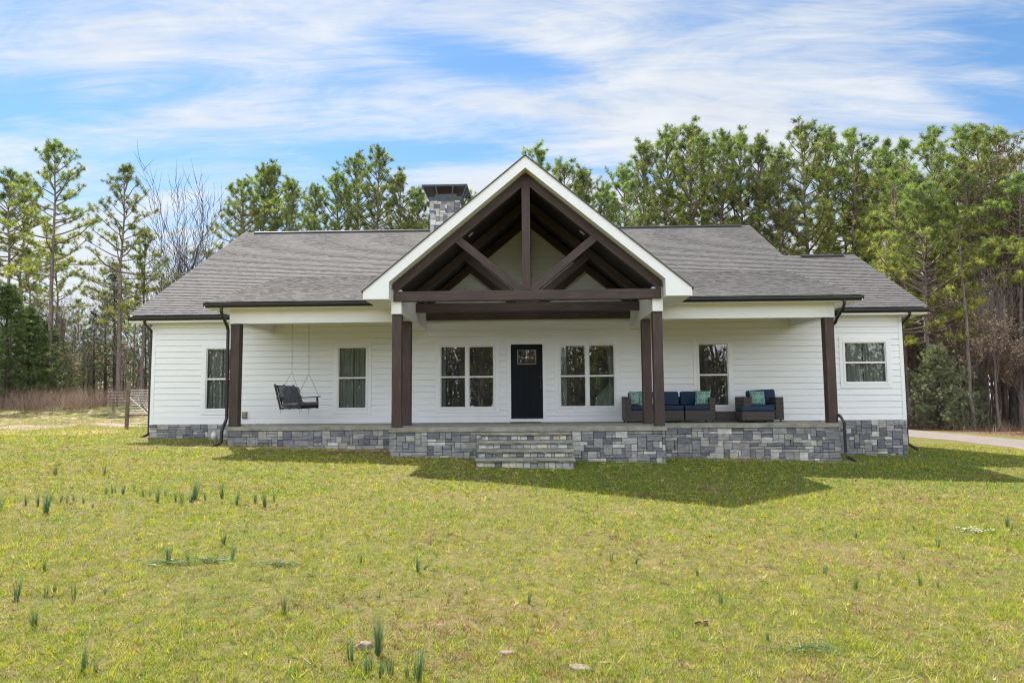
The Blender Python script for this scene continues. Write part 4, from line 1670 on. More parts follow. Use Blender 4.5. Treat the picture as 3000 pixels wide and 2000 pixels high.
TREES = [
    ('pine', -30.65, 23.00, 16.92, -0.52, 'tallest pine left of the house, slightly leaning bare lower trunk'),
    ('pine_sparse', -25.49, 22.00, 14.97, -0.32, 'open-crowned pine nearest the left roof corner, bare to mid height'),
    ('pine_sparse', -25.26, 24.00, 11.29, -0.31, 'shorter thin pine close beside the open-crowned pine at the left eave'),
    ('pine', -38.53, 30.00, 17.48, -0.90, 'pine at the far left edge of the view, crown cut by the frame'),
    ('pine', -39.88, 33.00, 18.16, -0.94, 'pine standing just right of the far-left edge pine'),
    ('pine_sparse', -34.55, 27.00, 10.82, -0.58, 'short thin pine between the edge pines and the tallest left pine'),
    ('cedar', -30.22, 19.00, 7.06, -0.40, 'dense dark cedar at the left edge behind the dry brush'),
    ('cedar', -30.39, 21.00, 5.90, -0.32, 'broad dark cedar second from the left edge'),
    ('cedar', -31.35, 24.00, 5.38, -0.28, 'lower cedar third from the left edge'),
    ('bare', -24.82, 26.00, 15.94, 1.33, 'tall leafless grey tree leaning right above the left roof slope'),
    ('bare', -22.98, 28.00, 14.90, 1.15, 'leafless grey tree with spreading twigs nearest the left ridge end'),
    ('bare', -32.71, 28.00, 8.17, -0.28, 'thin leafless sapling between the tallest left pine and the open-crowned pine'),
    ('cedar_thin', -31.59, 29.00, 6.94, -0.25, 'slim dark evergreen between the leafless sapling and the left eave'),
    ('cedar_thin', -31.93, 31.00, 8.38, -0.32, 'slim dark evergreen with drooping boughs left of the open-crowned pine'),
    ('cedar_thin', -28.80, 27.00, 10.14, -0.44, 'ragged dark evergreen right at the open-crowned pine trunk'),
    ('cedar_thin', -26.10, 26.00, 5.90, -0.24, 'dark evergreen close behind the wire fence'),
    ('cedar_thin', -35.58, 34.00, 6.14, -0.24, 'small evergreen far back in the gap left of the house'),
    ('pine_sparse', -40.41, 38.00, 14.34, -0.66, 'distant thin pine seen through the gap right of the tallest left pine'),
    ('pine_sparse', -43.37, 45.00, 10.02, -0.49, 'distant small pine low in the gap left of the house'),
    ('bare', -30.19, 34.00, 14.93, -0.15, 'distant leafless tree between the open-crowned pine and the leaning grey tree'),
    ('pine', -22.37, 33.00, 17.43, -0.46, 'pine with pointed top nearest the left end of the ridge'),
    ('pine_full', -22.00, 36.00, 19.64, -0.47, 'left one of the twin pine tops behind the left roof ridge'),
    ('pine_full', -21.43, 36.50, 19.71, -0.45, 'right one of the twin pine tops behind the left roof ridge'),
    ('pine_full', -18.15, 32.00, 17.04, -0.34, 'yellow-green pine right of the twin tops behind the left ridge'),
    ('pine_full', -17.68, 35.00, 17.39, -0.31, 'low pine in the dip between the twin tops and the tallest ridge pine'),
    ('pine_full', -16.31, 37.00, 19.04, -0.28, 'pine with flat left shoulder beside the tallest ridge pine'),
    ('pine_full', -14.92, 38.00, 21.15, -0.26, 'pine with a lone side branch left of the tallest ridge pine'),
    ('pine_full', -12.85, 36.00, 20.97, -0.20, 'tallest pine behind the left ridge, left of the chimney'),
    ('pine_full', -10.61, 34.00, 18.88, -0.12, 'pine between the tallest ridge pine and the chimney'),
    ('pine_full', -8.84, 33.00, 17.51, -0.07, 'low pine immediately left of the chimney'),
    ('bare', -8.42, 29.00, 15.29, -0.19, 'leafless brownish tree low behind the ridge left of the chimney'),
    ('pine_full', -4.93, 36.00, 18.13, 0.05, 'pine tip showing between chimney and gable'),
    ('pine', 0.62, 34.00, 21.45, 0.23, 'pine peeking over the gable just right of its apex'),
    ('pine_full', 2.41, 36.00, 20.82, 0.28, 'pine second right of the gable apex'),
    ('pine_full', 3.95, 35.00, 19.98, 0.31, 'smaller pine third right of the gable apex'),
    ('pine_full', 5.17, 33.00, 18.10, 0.32, 'low bushy pine where the gable meets the right ridge'),
    ('pine_full', 6.74, 34.00, 19.67, 0.39, 'round-topped pine above the left part of the right ridge'),
    ('pine_full', 8.86, 36.00, 22.59, 0.51, 'broad pine left of the first tall cluster over the right ridge'),
    ('pine_full', 10.72, 37.00, 24.10, 0.60, 'left top of the first tall cluster over the right ridge'),
    ('pine_full', 11.94, 35.00, 23.58, 0.65, 'highest top of the first tall cluster over the right ridge'),
    ('pine_full', 14.16, 39.00, 24.38, 0.72, 'right shoulder of the first tall cluster over the right ridge'),
    ('pine_full', 14.40, 35.00, 22.83, 0.71, 'pine in the middle over the right ridge'),
    ('pine_full', 16.71, 38.00, 23.91, 0.79, 'pine with forked top over the right ridge'),
    ('pine_full', 17.02, 34.00, 22.08, 0.78, 'pine above the right end of the main ridge'),
    ('pine_full', 18.11, 32.00, 20.17, 0.76, 'pine filling the dip above the lower wing ridge'),
    ('pine_full', 20.93, 35.00, 23.48, 0.96, 'very tall full pine over the wing roof, left one'),
    ('pine_full', 24.03, 38.00, 24.39, 1.06, 'tall pine over the wing roof just right of the fullest one'),
    ('pine', 24.28, 34.00, 22.57, 1.04, 'tall straight pine with visible trunk over the wing roof'),
    ('pine_sparse', 27.22, 36.00, 22.29, 1.10, 'narrow sparse pine right of the straight-trunked pine'),
    ('pine_sparse', 27.05, 33.00, 21.31, 1.09, 'narrow dark-topped pine left of the big bright pine'),
    ('pine_full', 26.08, 27.00, 19.83, 1.08, 'pine with dense high crown behind the big bright pine'),
    ('pine', 30.35, 31.00, 21.64, 1.26, 'tall pine right of the big bright pine'),
    ('pine', 30.57, 29.00, 20.83, 1.25, 'tall pine with dark green top third from the right edge'),
    ('pine', 30.42, 27.00, 19.65, 1.21, 'pine beside the reddish bare treetop'),
    ('brown', 30.19, 25.00, 18.69, 1.19, 'tall leafless tree with reddish-brown top at the right edge'),
    ('pine', 28.69, 22.00, 15.00, 0.95, 'pine at the right edge of the view, crown cut by the frame'),
    ('pine_low', 23.22, 21.00, 13.95, 0.61, 'big bright pine with crown low over the wing gutter, thick grey trunk'),
    ('snag', 22.20, 24.00, 11.78, 0.53, 'broken grey pine snag without a top behind the wing roof'),
    ('cedar_light', 22.53, 19.50, 4.60, 0.11, 'pale green bushy evergreen beside the driveway'),
    ('cedar_light', 26.17, 23.00, 3.27, 0.10, 'smaller bushy evergreen right of the pale one by the driveway'),
]
for kind, x, y, h, lean, lab in TREES:
    if kind == 'snag':
        e = empty('pine_snag', (x, y, gz(x, y)), label=lab, cat='tree snag')
        mb = MB()
        mb.tube([(0, 0, -.2), (.05, 0, 4), (.12, .03, 8), (.2, .05, h)], [.30, .27, .23, .20], 9)
        mb.build('trunk', 'bark', e, smooth=True)
        mb = MB()
        mb.tube([(.2, .05, h - .1), (.27, .05, h + .25)], [.19, .02], 6)
        mb.tube([(.12, .0, h - .1), (.08, .0, h + .12)], [.1, .01], 5)
        mb.build('broken_top', 'bark', e)
        continue
    g_ = 'trees left of the house' if x < -24 else 'pines behind the house' if x < 20 else 'trees beyond the driveway'
    tree(kind, x, y, h, lab, g_, lean, wide=1.45 if kind == 'cedar' else 1.0)
# crowd of trunks beyond the driveway and behind the wing
r_ = np.random.default_rng(77)
spots = []


def free(x, y, d):
    return all((x - a) ** 2 + (y - b) ** 2 > d * d for a, b in spots) and all((x - t[1]) ** 2 + (y - t[2]) ** 2 > d * d for t in TREES)


def scatter(n, xr, yr, dmin, fn):
    made = tries = 0
    while made < n and tries < n * 60:
        tries += 1
        x, y = r_.uniform(*xr), r_.uniform(*yr)
        # keep the wood's edge parallel to the driveway
        if x < 21.8 + max(0, (y - 30) * -.0) or not free(x, y, dmin):
            continue
        spots.append((x, y))
        fn(x, y)
        made += 1




def cap(x, y, v):
    return (y + 20.4) * (1166 - v) / 2050 + 1.65


scatter(34, (23, 40), (19, 40), 1.5, lambda x, y: tree('pine_pole', x, y, cap(x, y, r_.uniform(430, 640)), 'slim pine pole standing in the crowded woods beyond the driveway', 'slim pines crowded beyond the driveway'))
scatter(30, (23, 42), (19, 44), 1.1, lambda x, y: tree('sapling', x, y, cap(x, y, r_.uniform(720, 1000)), 'thin understory sapling with brown winter leaves in the woods beyond the driveway', 'brown-leaved saplings beyond the driveway'))
scatter(46, (22.5, 38), (17.5, 36), .9, lambda x, y: tree('pole', x, y, cap(x, y, r_.uniform(640, 960)), 'slim leafless trunk among the crowded woods beyond the driveway', 'slim leafless trunks beyond the driveway'))
scatter(26, (32, 64), (42, 62), 2.2, lambda x, y: tree('pine_full' if r_.random() < .5 else 'pine', x, y, cap(x, y, r_.uniform(430, 640)), 'pine in the second rank of woods beyond the driveway', 'farther pines beyond the driveway'))


def scatter2(n, xr, yr, dmin, kind, hr, lab, grp):
    made = tries = 0
    while made < n and tries < n * 60:
        tries += 1
        x, y = r_.uniform(*xr), r_.uniform(*yr)
        if not free(x, y, dmin):
            continue
        spots.append((x, y))
        tree(kind, x, y, r_.uniform(*hr), lab, grp)
        made += 1


scatter2(16, (-24, 22), (40, 52), 2.2, 'pine_full', (12, 16.5), 'pine in the second rank of woods behind the house', 'farther pines behind the house')
scatter2(12, (-22, 22), (27, 31), 2.0, 'sapling', (9, 12.5), 'leaf-bearing brown sapling under the pines behind the house', 'saplings behind the house')
scatter2(14, (-46, -27), (31, 46), 1.4, 'pine_pole', (8, 11), 'slender young pine pole in the thicket left of the house', 'young pine poles left of the house')
scatter2(10, (-46, -26), (26, 40), 1.5, 'sapling', (3.5, 6.5), 'thin brown sapling in the thicket left of the house', 'saplings left of the house')
scatter2(12, (-42, -22.5), (25.5, 36), 1.1, 'cedar_thin', (3.5, 7), 'slender young evergreen in the thicket left of the house', 'young evergreens left of the house')
scatter2(26, (-44, -22), (24.5, 34), .9, 'pole', (4.5, 8.5), 'thin leafless pole tree in the thicket left of the house', 'leafless pole trees left of the house')
scatter2(8, (-60, -30), (44, 60), 2.5, 'cedar_thin', (5, 8), 'far evergreen in the thicket left of the house', 'far evergreens left of the house')
# trees across the lawn from the house: their image is in the window panes
scatter2(12, (-34, 34), (-66, -52), 4.0, 'pine_full', (13, 20), 'pine across the lawn, mirrored in the windows', 'trees across the lawn')
scatter2(6, (-30, 30), (-52, -46), 4.0, 'bare', (9, 14), 'leafless tree across the lawn, mirrored in the windows', 'trees across the lawn')
scatter2(8, (-34, 34), (-58, -50), 3.0, 'cedar', (5, 9), 'cedar across the lawn, mirrored in the windows', 'trees across the lawn')


def far_woods(front=True):
    """one far belt of woods closing the view"""
    V, Cc = [], []
    r = np.random.default_rng(5 if front else 6)
    n = 1500 if front else 1000
    x = r.uniform(-170, 170, n) if front else r.uniform(-75, 75, n)
    y = 70 + r.uniform(0, 26, n) + np.abs(x) * -.05 if front else -58 - r.uniform(0, 20, n)
    z0 = ground_z(x, y)
    h = np.where(x < -18, r.uniform(4, 9.5, n), np.where(x < 25, r.uniform(8, 13, n), r.uniform(11, 19, n)))
    if not front:
        h = r.uniform(7, 16, n)
    for k in range(n):
        # trunk sliver
        w = r.uniform(.08, .2)
        V += [(x[k] - w, y[k], z0[k]), (x[k] + w, y[k], z0[k]), (x[k], y[k], z0[k] + h[k])]
        Cc.append((.11, .09, .08))
    m = 130
    cx, cyy = np.repeat(x, m), np.repeat(y, m)
    t = r.random(n * m)
    hh = np.repeat(h, m)
    wid = np.repeat(r.uniform(1.2, 2.8, n), m) * (1.05 - t) ** .5
    a = r.uniform(0, 6.283, n * m)
    rad = wid * r.random(n * m) ** .5
    px = cx + np.cos(a) * rad
    py = cyy + np.sin(a) * rad
    pz = np.repeat(z0, m) + hh * (.18 + .85 * t)
    s = r.uniform(.25, .6, (n * m, 1))
    D1 = r.normal(size=(n * m, 3)) * s * .5
    D2 = r.normal(size=(n * m, 3)) * s * .5
    P = np.stack([px, py, pz], 1)
    T = np.stack([P, P + D1, P + D2], 1).reshape(-1, 3)
    q = np.repeat(r.random((n, 1)), m, 0)
    c = np.array([[.075, .10, .045]]) * (1 - q) + np.array([[.17, .15, .10]]) * q
    c = c * r.uniform(.6, 1.4, (n * m, 1))
    me = tri_mesh('distant_woods', np.vstack([np.array(V), T]), np.vstack([np.array(Cc), c]), 'brownleaf')
    props(link_obj('distant_woods', me), label='far belt of mixed woods closing the view behind the nearer trees' if front else 'belt of woods across the lawn, mirrored in the windows', cat='woods', kind='stuff')


far_woods()
far_woods(False)


def stems(name, n, area, h, c1, c2, w, mat, label, cat, seed, lean=.5, clump=None, zfn=None):
    r = np.random.default_rng(seed)
    x, y = area(r, n)
    n = len(x)
    z = GZI(x, y) - .02
    hh = r.uniform(*h, n)
    a = r.uniform(0, 6.283, n)
    l = np.abs(r.normal(size=n)) * lean
    tip = np.stack([x + np.cos(a) * l * hh, y + np.sin(a) * l * hh, z + hh], 1)
    b = r.uniform(0, 6.283, n)
    ww = w * r.uniform(.6, 1.3, n)
    o = np.stack([np.cos(b) * ww / 2, np.sin(b) * ww / 2, np.zeros(n)], 1)
    P = np.stack([x, y, z], 1)
    t = r.random((n, 1))
    c = (np.array([c1]) * (1 - t) + np.array([c2]) * t) * r.uniform(.75, 1.25, (n, 1))
    me = tri_mesh(name, np.stack([P - o, P + o, tip], 1).reshape(-1, 3), c, mat)
    return props(link_obj(name, me), label=label, cat=cat, kind='stuff')


def area_brush(r, n):
    x = r.uniform(-38, -19, n)
    y = r.uniform(15.5, 22.5, n)
    keep = vnoise(x * .7, y * .7, 8) + r.normal(size=n) * .04 > .43 + np.clip((x + 25) / 12, 0, .4)
    return x[keep], y[keep]


stems('dry_brush', 26000, area_brush, (.15, 1.35), (.16, .10, .075), (.46, .33, .27), .018, 'brush', 'pinkish brown dry brush along the bank left of the house', 'brush', 41, .85)


def area_floor(r, n):
    x = r.uniform(21.2, 46, n)
    y = r.uniform(8, 44, n)
    return x, y


stems('undergrowth', 14000, area_floor, (.1, .8), (.09, .06, .045), (.26, .19, .14), .02, 'brush', 'low dry undergrowth and sticks beyond the driveway', 'undergrowth', 42, .9)


def area_bank(r, n):
    x = r.uniform(-42, -12.5, n)
    y = r.uniform(1.5, 18, n)
    keep = vnoise(x * .8, y * .8, 12) + r.normal(size=n) * .05 > .46
    return x[keep], y[keep]


stems('bank_grass', 60000, area_bank, (.04, .20), (.20, .21, .05), (.50, .42, .24), .016, 'grass', 'rough grass and straw on the bank left of the house', 'grass', 43, .8)

# ------------------------------------------------------------------ lawn grass
def lawn():
    r = np.random.default_rng(3)
    n = 760000
    # denser towards the front of the lawn
    u = r.random(n)
    d = (u * (26 ** .45 - 4.0 ** .45) + 4.0 ** .45) ** (1 / .45)
    x = r.uniform(-1, 1, n) * (d * 1.0 + 2.5) - .03 * d
    y = CAM.y + d
    keep = ~((x > sx0) & (x < sx1) & (y > YP + .03)) & ~((x > cx0) & (x < cx1) & (y > YB + .03)) & ~((x > -1.2) & (x < .8) & (y > -5.58)) & ~((x > wl) & (x < wr) & (y > -.03))
    keep &= (x < 15.2 + .05 * y)
    b1 = vnoise(x * .55 + 20, y * .55 + 20, 21, 4)
    b2 = vnoise(x * 2.6 + 7, y * 2.6 + 31, 22, 4)
    b3 = vnoise(x * 9 + 3, y * 9 + 11, 23, 3)
    shade = smooth((x + 2) / 4) * smooth((y + 9.5) / 3) * smooth((14 - x) / 3)  # shadow colour painted in: greener grass where the house shades the lawn
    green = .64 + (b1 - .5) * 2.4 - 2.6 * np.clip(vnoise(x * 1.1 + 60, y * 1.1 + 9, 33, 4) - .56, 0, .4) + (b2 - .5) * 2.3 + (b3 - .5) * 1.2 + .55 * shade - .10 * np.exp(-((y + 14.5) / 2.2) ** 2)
    bare = np.exp(-(((y + 4.5) / .5) ** 2)) * .3 * (np.abs(x) < 3.4) + np.exp(-(((y + 2.75) / .4) ** 2)) * .5 * ((x < -3.3) & (x > -8))
    bare = bare + .55 * np.exp(-(((y + 6.6 + (x + 5) * .30) / .55) ** 2)) * smooth((x + 8) / 1.5) * smooth((1 - x) / 2)
    keep &= r.random(n) < np.clip(.45 + green * 1.0 - bare * 1.2, .1, 1)
    gap = vnoise(x * 19, y * 19, 41, 2) + .25 * (vnoise(x * 2.2, y * 2.2, 42, 2) - .5)
    keep &= gap + r.normal(size=n) * .05 > .40
    x, y, d, green, b3 = x[keep], y[keep], d[keep], green[keep], b3[keep]
    n = len(x)
    z = GZI(x, y) - .004
    t = r.random(n)
    straw = r.random(n) < np.clip(.74 - green * .85, .08, .9)
    tall = (r.random(n) < .010)
    far = np.clip(d / 9, .75, 2.4)
    hh = r.uniform(.016, .048, n) * (1 + .5 * (b3 > .55)) * np.where(straw, .8, 1.0)
    hh = np.where(tall, r.uniform(.06, .16, n), hh)
    ww = r.uniform(.003, .008, n) * far * np.where(tall, .45, 1)
    l = np.abs(r.normal(size=n)) * np.where(straw, 1.5, .8) * np.where(tall, .25, 1)
    a = r.uniform(0, 6.283, n)
    b = r.uniform(0, 6.283, n)
    o = np.stack([np.cos(b) * ww / 2, np.sin(b) * ww / 2, np.zeros(n)], 1)
    tip = np.stack([x + np.cos(a) * l * hh, y + np.sin(a) * l * hh, z + hh], 1)
    P = np.stack([x, y, z], 1)
    t = t[:, None]
    gcol = np.array([[.17, .23, .022]]) * (1 - t) + np.array([[.64, .62, .07]]) * t
    gk = (r.random(n) < .18 + .5 * np.clip(green - .75, 0, 1))[:, None]
    gcol = np.where(gk, np.array([[.09, .20, .03]]) * (1 - t) + np.array([[.17, .31, .05]]) * t, gcol)
    scol = np.array([[.20, .12, .07]]) * (1 - t) + np.array([[.70, .54, .33]]) * t
    c = np.where(straw[:, None], scol, gcol) * r.uniform(.6, 1.25, (n, 1))
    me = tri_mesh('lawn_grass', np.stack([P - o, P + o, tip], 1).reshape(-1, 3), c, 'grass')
    # fuller tufts: clumps of longer blades, each clump of one colour
    k = 90000
    u = r.random(k)
    d = (u * (26 ** .25 - 4.0 ** .25) + 4.0 ** .25) ** 4
    x = r.uniform(-1, 1, k) * (d * 1.0 + 2.5) - .03 * d
    y = CAM.y + d
    g1 = vnoise(x * .7 + 20, y * .7 + 20, 21, 4) + .6 * (vnoise(x * 3.1 + 7, y * 3.1 + 31, 25, 3) - .5)
    ok = (y < YB - .05) & ~((x > -1.3) & (x < .9) & (y > -5.66)) | ((y < YP - .06) & ((x < cx0 - .05) | (x > cx1 + .05)))
    ok |= ((x < wl - .3) | (x > wr + .3)) & (x < 15.0 + .05 * y)
    ok &= r.random(k) < .35 + g1
    x, y, d, g1 = x[ok], y[ok], d[ok], g1[ok]
    k = len(x)
    m = 9
    typ = r.random(k)
    base = np.zeros((k, 3))
    gr = np.clip(.30 + g1 * .9, 0, 1)
    for lo, hi, ca, cb in ((0, .50, (.25, .30, .025), (.62, .60, .07)), (.50, .70, (.14, .25, .03), (.26, .42, .06)), (.70, 1.01, (.32, .21, .12), (.74, .58, .36))):
        q = (typ * (1.35 - .6 * gr) >= lo) & (typ * (1.35 - .6 * gr) < hi) if hi < 1 else (typ * (1.35 - .6 * gr) >= lo)
        t_ = r.random((k, 1))
        base = np.where(q[:, None], np.array([ca]) * (1 - t_) + np.array([cb]) * t_, base)
    bro = vnoise(x * 1.1 + 60, y * 1.1 + 9, 33, 4)
    br = (r.random(k) < .06 + 2.2 * np.clip(bro - .57, 0, .4))[:, None]
    shg = smooth((x + 2) / 4) * smooth((y + 9.5) / 3) * smooth((14 - x) / 3)  # same painted shadow green, for the tufts
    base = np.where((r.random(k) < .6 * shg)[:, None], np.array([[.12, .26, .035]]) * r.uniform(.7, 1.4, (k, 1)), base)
    base = np.where(br, np.array([[.30, .19, .125]]) * r.uniform(.5, 1.5, (k, 1)), base)
    H = r.uniform(.02, .055, k) * np.where(r.random(k) < .05, 1.9, 1)
    W = r.uniform(.004, .009, k) * np.clip(d / 9, .7, 2.0)
    z = GZI(x, y)
    X, Y2, Z2, H2, W2 = (np.repeat(q, m) for q in (x, y, z, H, W))
    n2 = k * m
    a = r.uniform(0, 6.283, n2)
    b = r.uniform(0, 6.283, n2)
    rad = np.abs(r.normal(size=n2)) * .015
    hh = H2 * r.uniform(.5, 1.15, n2)
    l = r.uniform(.2, 1.3, n2)
    P2 = np.stack([X + np.cos(a) * rad, Y2 + np.sin(a) * rad, Z2 - .004], 1)
    o2 = np.stack([np.cos(b) * W2 / 2, np.sin(b) * W2 / 2, np.zeros(n2)], 1)
    tip2 = P2 + np.stack([np.cos(a) * l * hh, np.sin(a) * l * hh, hh], 1)
    c2 = np.repeat(base * r.uniform(.6, 1.25, (k, 1)), m, 0) * r.uniform(.6, 1.25, (n2, 1))
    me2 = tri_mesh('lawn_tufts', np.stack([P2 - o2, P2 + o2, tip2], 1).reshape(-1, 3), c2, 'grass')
    props(link_obj('lawn_tufts', me2), label='coarser green and straw tufts scattered all over the lawn', cat='grass', kind='stuff')
    props(link_obj('lawn_grass', me), label='short patchy yellow-green lawn grass mixed with straw', cat='grass', kind='stuff')


def gm(x, y):
    return float(GZI(np.array([x], float), np.array([y], float))[0])


lawn()


def rush_mesh(seed, n=60, flop=0.0, rad=.05):
    r = np.random.default_rng(seed)
    V, Cc = [], []
    for k in range(n):
        a = r.uniform(0, 6.283)
        q = rad * r.random() ** .5
        p = np.array([math.cos(a) * q, math.sin(a) * q, -.02])
        h = r.uniform(.45, 1.0)
        dx = np.array([math.cos(a), math.sin(a), 0]) * abs(r.normal()) * .12 + np.array([flop, 0, 0])
        b = r.uniform(0, 6.283)
        w = .0062
        o = np.array([math.cos(b), math.sin(b), 0]) * w / 2
        m = p + dx * h * .35 + np.array([0, 0, h * .55 * (1 - abs(flop) * .3)])
        e = p + dx * h + np.array([0, 0, h * (1 - abs(flop) * .6)])
        V += [p - o, p + o, m + o, p - o, m + o, m - o, m - o, m + o, e]
        c = np.array([.075, .15, .085]) * (1 - r.random() * .3) + np.array([.06, .09, .03]) * r.random()
        Cc += [c * .75, c, c * 1.25]
    return tri_mesh('rush_clump', np.array(V), np.array(Cc), 'rush')


RM = [rush_mesh(61), rush_mesh(62, 36), rush_mesh(63, 90, 0, .07), rush_mesh(64, 40, .75, .05)]
RUSH = [(-8.29, -8.39, 0.21), (-7.63, -8.07, 0.21), (-7.03, -11.25, 0.2), (-6.91, -10.95, 0.16), (-6.68, -11.04, 0.21), (-6.26, -11.48, 0.27), (-6.84, -10.55, 0.12), (-6.6, -10.69, 0.16), (-6.48, -10.74, 0.15), (-6.46, -10.64, 0.11), (-6.22, -10.78, 0.14), (-5.94, -11.02, 0.08), (-6.41, -9.98, 0.18), (-6.37, -9.88, 0.15), (-6.35, -9.83, 0.14), (-6.18, -9.93, 0.17), (-6.18, -9.62, 0.15), (-5.79, -10.06, 0.12), (-5.69, -10.06, 0.15), (-5.37, -10.45, 0.23), (-5.52, -9.95, 0.11), (-5.13, -10.39, 0.17), (-5.02, -10.44, 0.18), (-4.92, -10.38, 0.2), (-4.98, -10.14, 0.27), (-4.8, -10.18, 0.14), (-4.63, -10.02, 0.24), (-4.2, -10.51, 0.22), (-4.38, -10.02, 0.14), (-4.02, -10.3, 0.19), (-3.78, -10.55, 0.26), (-3.78, -10.2, 0.16), (-5.39, -11.05, 0.1), (-3.36, -12.79, 0.17), (-3.01, -13.38, 0.18), (-3.57, -13.54, 0.19), (-3.37, -13.54, 0.13), (-4.16, -14.76, 0.17), (-3.99, -14.66, 0.13), (-3.99, -14.56, 0.11), (-3.73, -14.7, 0.17), (-4.46, -14.02, 0.11), (-3.62, -15.3, 0.14), (-2.82, -15.97, 0.19), (-2.74, -15.97, 0.09), (-1.96, -14.84, 0.16), (-3.57, -14.55, 0.07), (-1.12, -13.61, 0.19), (-1.08, -13.51, 0.17), (-1.71, -13.43, 0.11), (-1.21, -15.72, 0.2), (-1.05, -15.61, 0.26), (-1.05, -15.91, 0.17), (-0.96, -15.96, 0.11), (-0.91, -15.91, 0.15), (-0.79, -15.96, 0.11), (-0.72, -16.0, 0.22), (-0.06, -14.48, 0.13), (0.78, -13.0, 0.12), (1.02, -13.09, 0.1), (1.53, -14.38, 0.15), (1.55, -13.47, 0.09), (2.83, -13.28, 0.15), (2.88, -13.83, 0.15), (3.28, -13.42, 0.1), (3.57, -13.61, 0.14), (3.71, -13.65, 0.11), (3.94, -11.49, 0.11), (4.69, -11.92, 0.14), (6.37, -10.56, 0.18), (6.29, -10.76, 0.12), (4.99, -10.86, 0.12), (4.45, -8.27, 0.15), (1.67, -15.12, 0.08), (3.97, -12.54, 0.08)]
RLAB = {51: 'tallest rush clump, behind the pale rock at the bottom of the lawn', 50: 'rush clump left of the pale rock at the bottom of the lawn', 56: 'upright dark rush clump right of the tallest one, at the bottom edge',
        52: 'rush clump in front of the tallest one, at the bottom edge', 43: 'lone upright rush clump low on the left lawn', 42: 'wide bluish rush clump near the lower left corner', 41: 'thin rush clump above the lower left corner',
        47: 'left one of the twin rush clumps mid lawn, below the steps', 48: 'right one of the twin rush clumps mid lawn, leaning over', 35: 'dark rush clump beside flattened bluish grass, left lawn', 34: 'rush clump right of the flattened bluish grass, left lawn',
        33: 'thin tall rush clump above the flattened grass, left lawn', 5: 'tall front rush clump of the dark patch at the left of the row', 24: 'thickest rush clump in the middle of the row', 30: 'tall rush clump near the right end of the row',
        19: 'dark rush clump left of the thickest one in the row', 26: 'slim upright rush clump right of the thickest one in the row', 27: 'rush clump second from the right end of the row', 2: 'rush clump at the far left edge of the row',
        0: 'rush clump above the row, nearer the left edge', 1: 'rush clump above the row, nearer the house', 57: 'thin rush clump at the centre of the lower lawn', 60: 'rush clump right of centre on the lower lawn', 63: 'dark rush clump lowest on the right lawn',
        62: 'rush clump just above the darkest one on the right lawn', 69: 'tall rush clump near the right edge of the lawn', 71: 'dark slanting rush tuft on the right lawn', 72: 'bushy rush clump at the edge of the gable shadow', 45: 'thin upright rush clump mid lower left lawn'}
for k, (x, y, h) in enumerate(RUSH):
    big = h > .2
    me = RM[2] if k in (24, 51, 5, 42) else RM[3] if k in (48, 71) else RM[0] if big or k % 2 else RM[1]
    o = link_obj('rush_clump', me)
    o.location = (x, y, gm(x, y))
    o.rotation_euler = (0, 0, k * 1.7 if k not in (48, 71) else .1 if k == 48 else 2.8)
    rr = random.Random(k)
    w_ = rr.uniform(.75, 1.35)
    o.rotation_euler = (rr.uniform(-.12, .12), rr.uniform(-.14, .14), o.rotation_euler[2])
    o.scale = ((h + .1) * w_, (h + .1) * w_, h * rr.uniform(1.05, 1.35))
    if k in RLAB:
        lb = RLAB[k]
    elif k <= 32:
        lb = 'small rush clump in the scattered row across the left lawn'
    elif x < -.5:
        lb = 'small thin rush clump on the lower left lawn'
    else:
        lb = 'small thin rush clump on the right half of the lawn'
    props(o, lb, 'rush clump', 'rush clumps on the lawn')
# flattened bluish grass
for k, (x, y, lb) in enumerate([(-3.52, -13.62, 'flattened patch of bluish grass around the dark rush clump'), (-3.18, -13.5, 'second flattened patch of bluish grass toward the house steps'), (-2.45, -13.6, 'small flattened bluish grass tuft, rightmost on the left lawn'), (1.9, -15.3, 'flattened bluish grass tuft low on the right lawn')]):
    r = np.random.default_rng(90 + k)
    n = 150
    P = np.stack([r.normal(size=n) * .10, r.normal(size=n) * .05, r.uniform(0, .03, n)], 1)
    D = np.stack([r.normal(size=n) * .09, r.normal(size=n) * .05, r.uniform(.0, .05, n)], 1)
    W = np.stack([r.normal(size=n) * .003, r.normal(size=n) * .003, np.full(n, .002)], 1)
    me = tri_mesh('flattened_grass', np.stack([P - W, P + W, P + D], 1).reshape(-1, 3), np.array([[.12, .18, .075]]) * r.uniform(.6, 1.5, (n, 1)), 'rush')
    o = link_obj('flattened_grass', me)
    o.location = (x, y, gm(x, y))
    props(o, lb, 'grass tuft', 'flattened grass tufts')


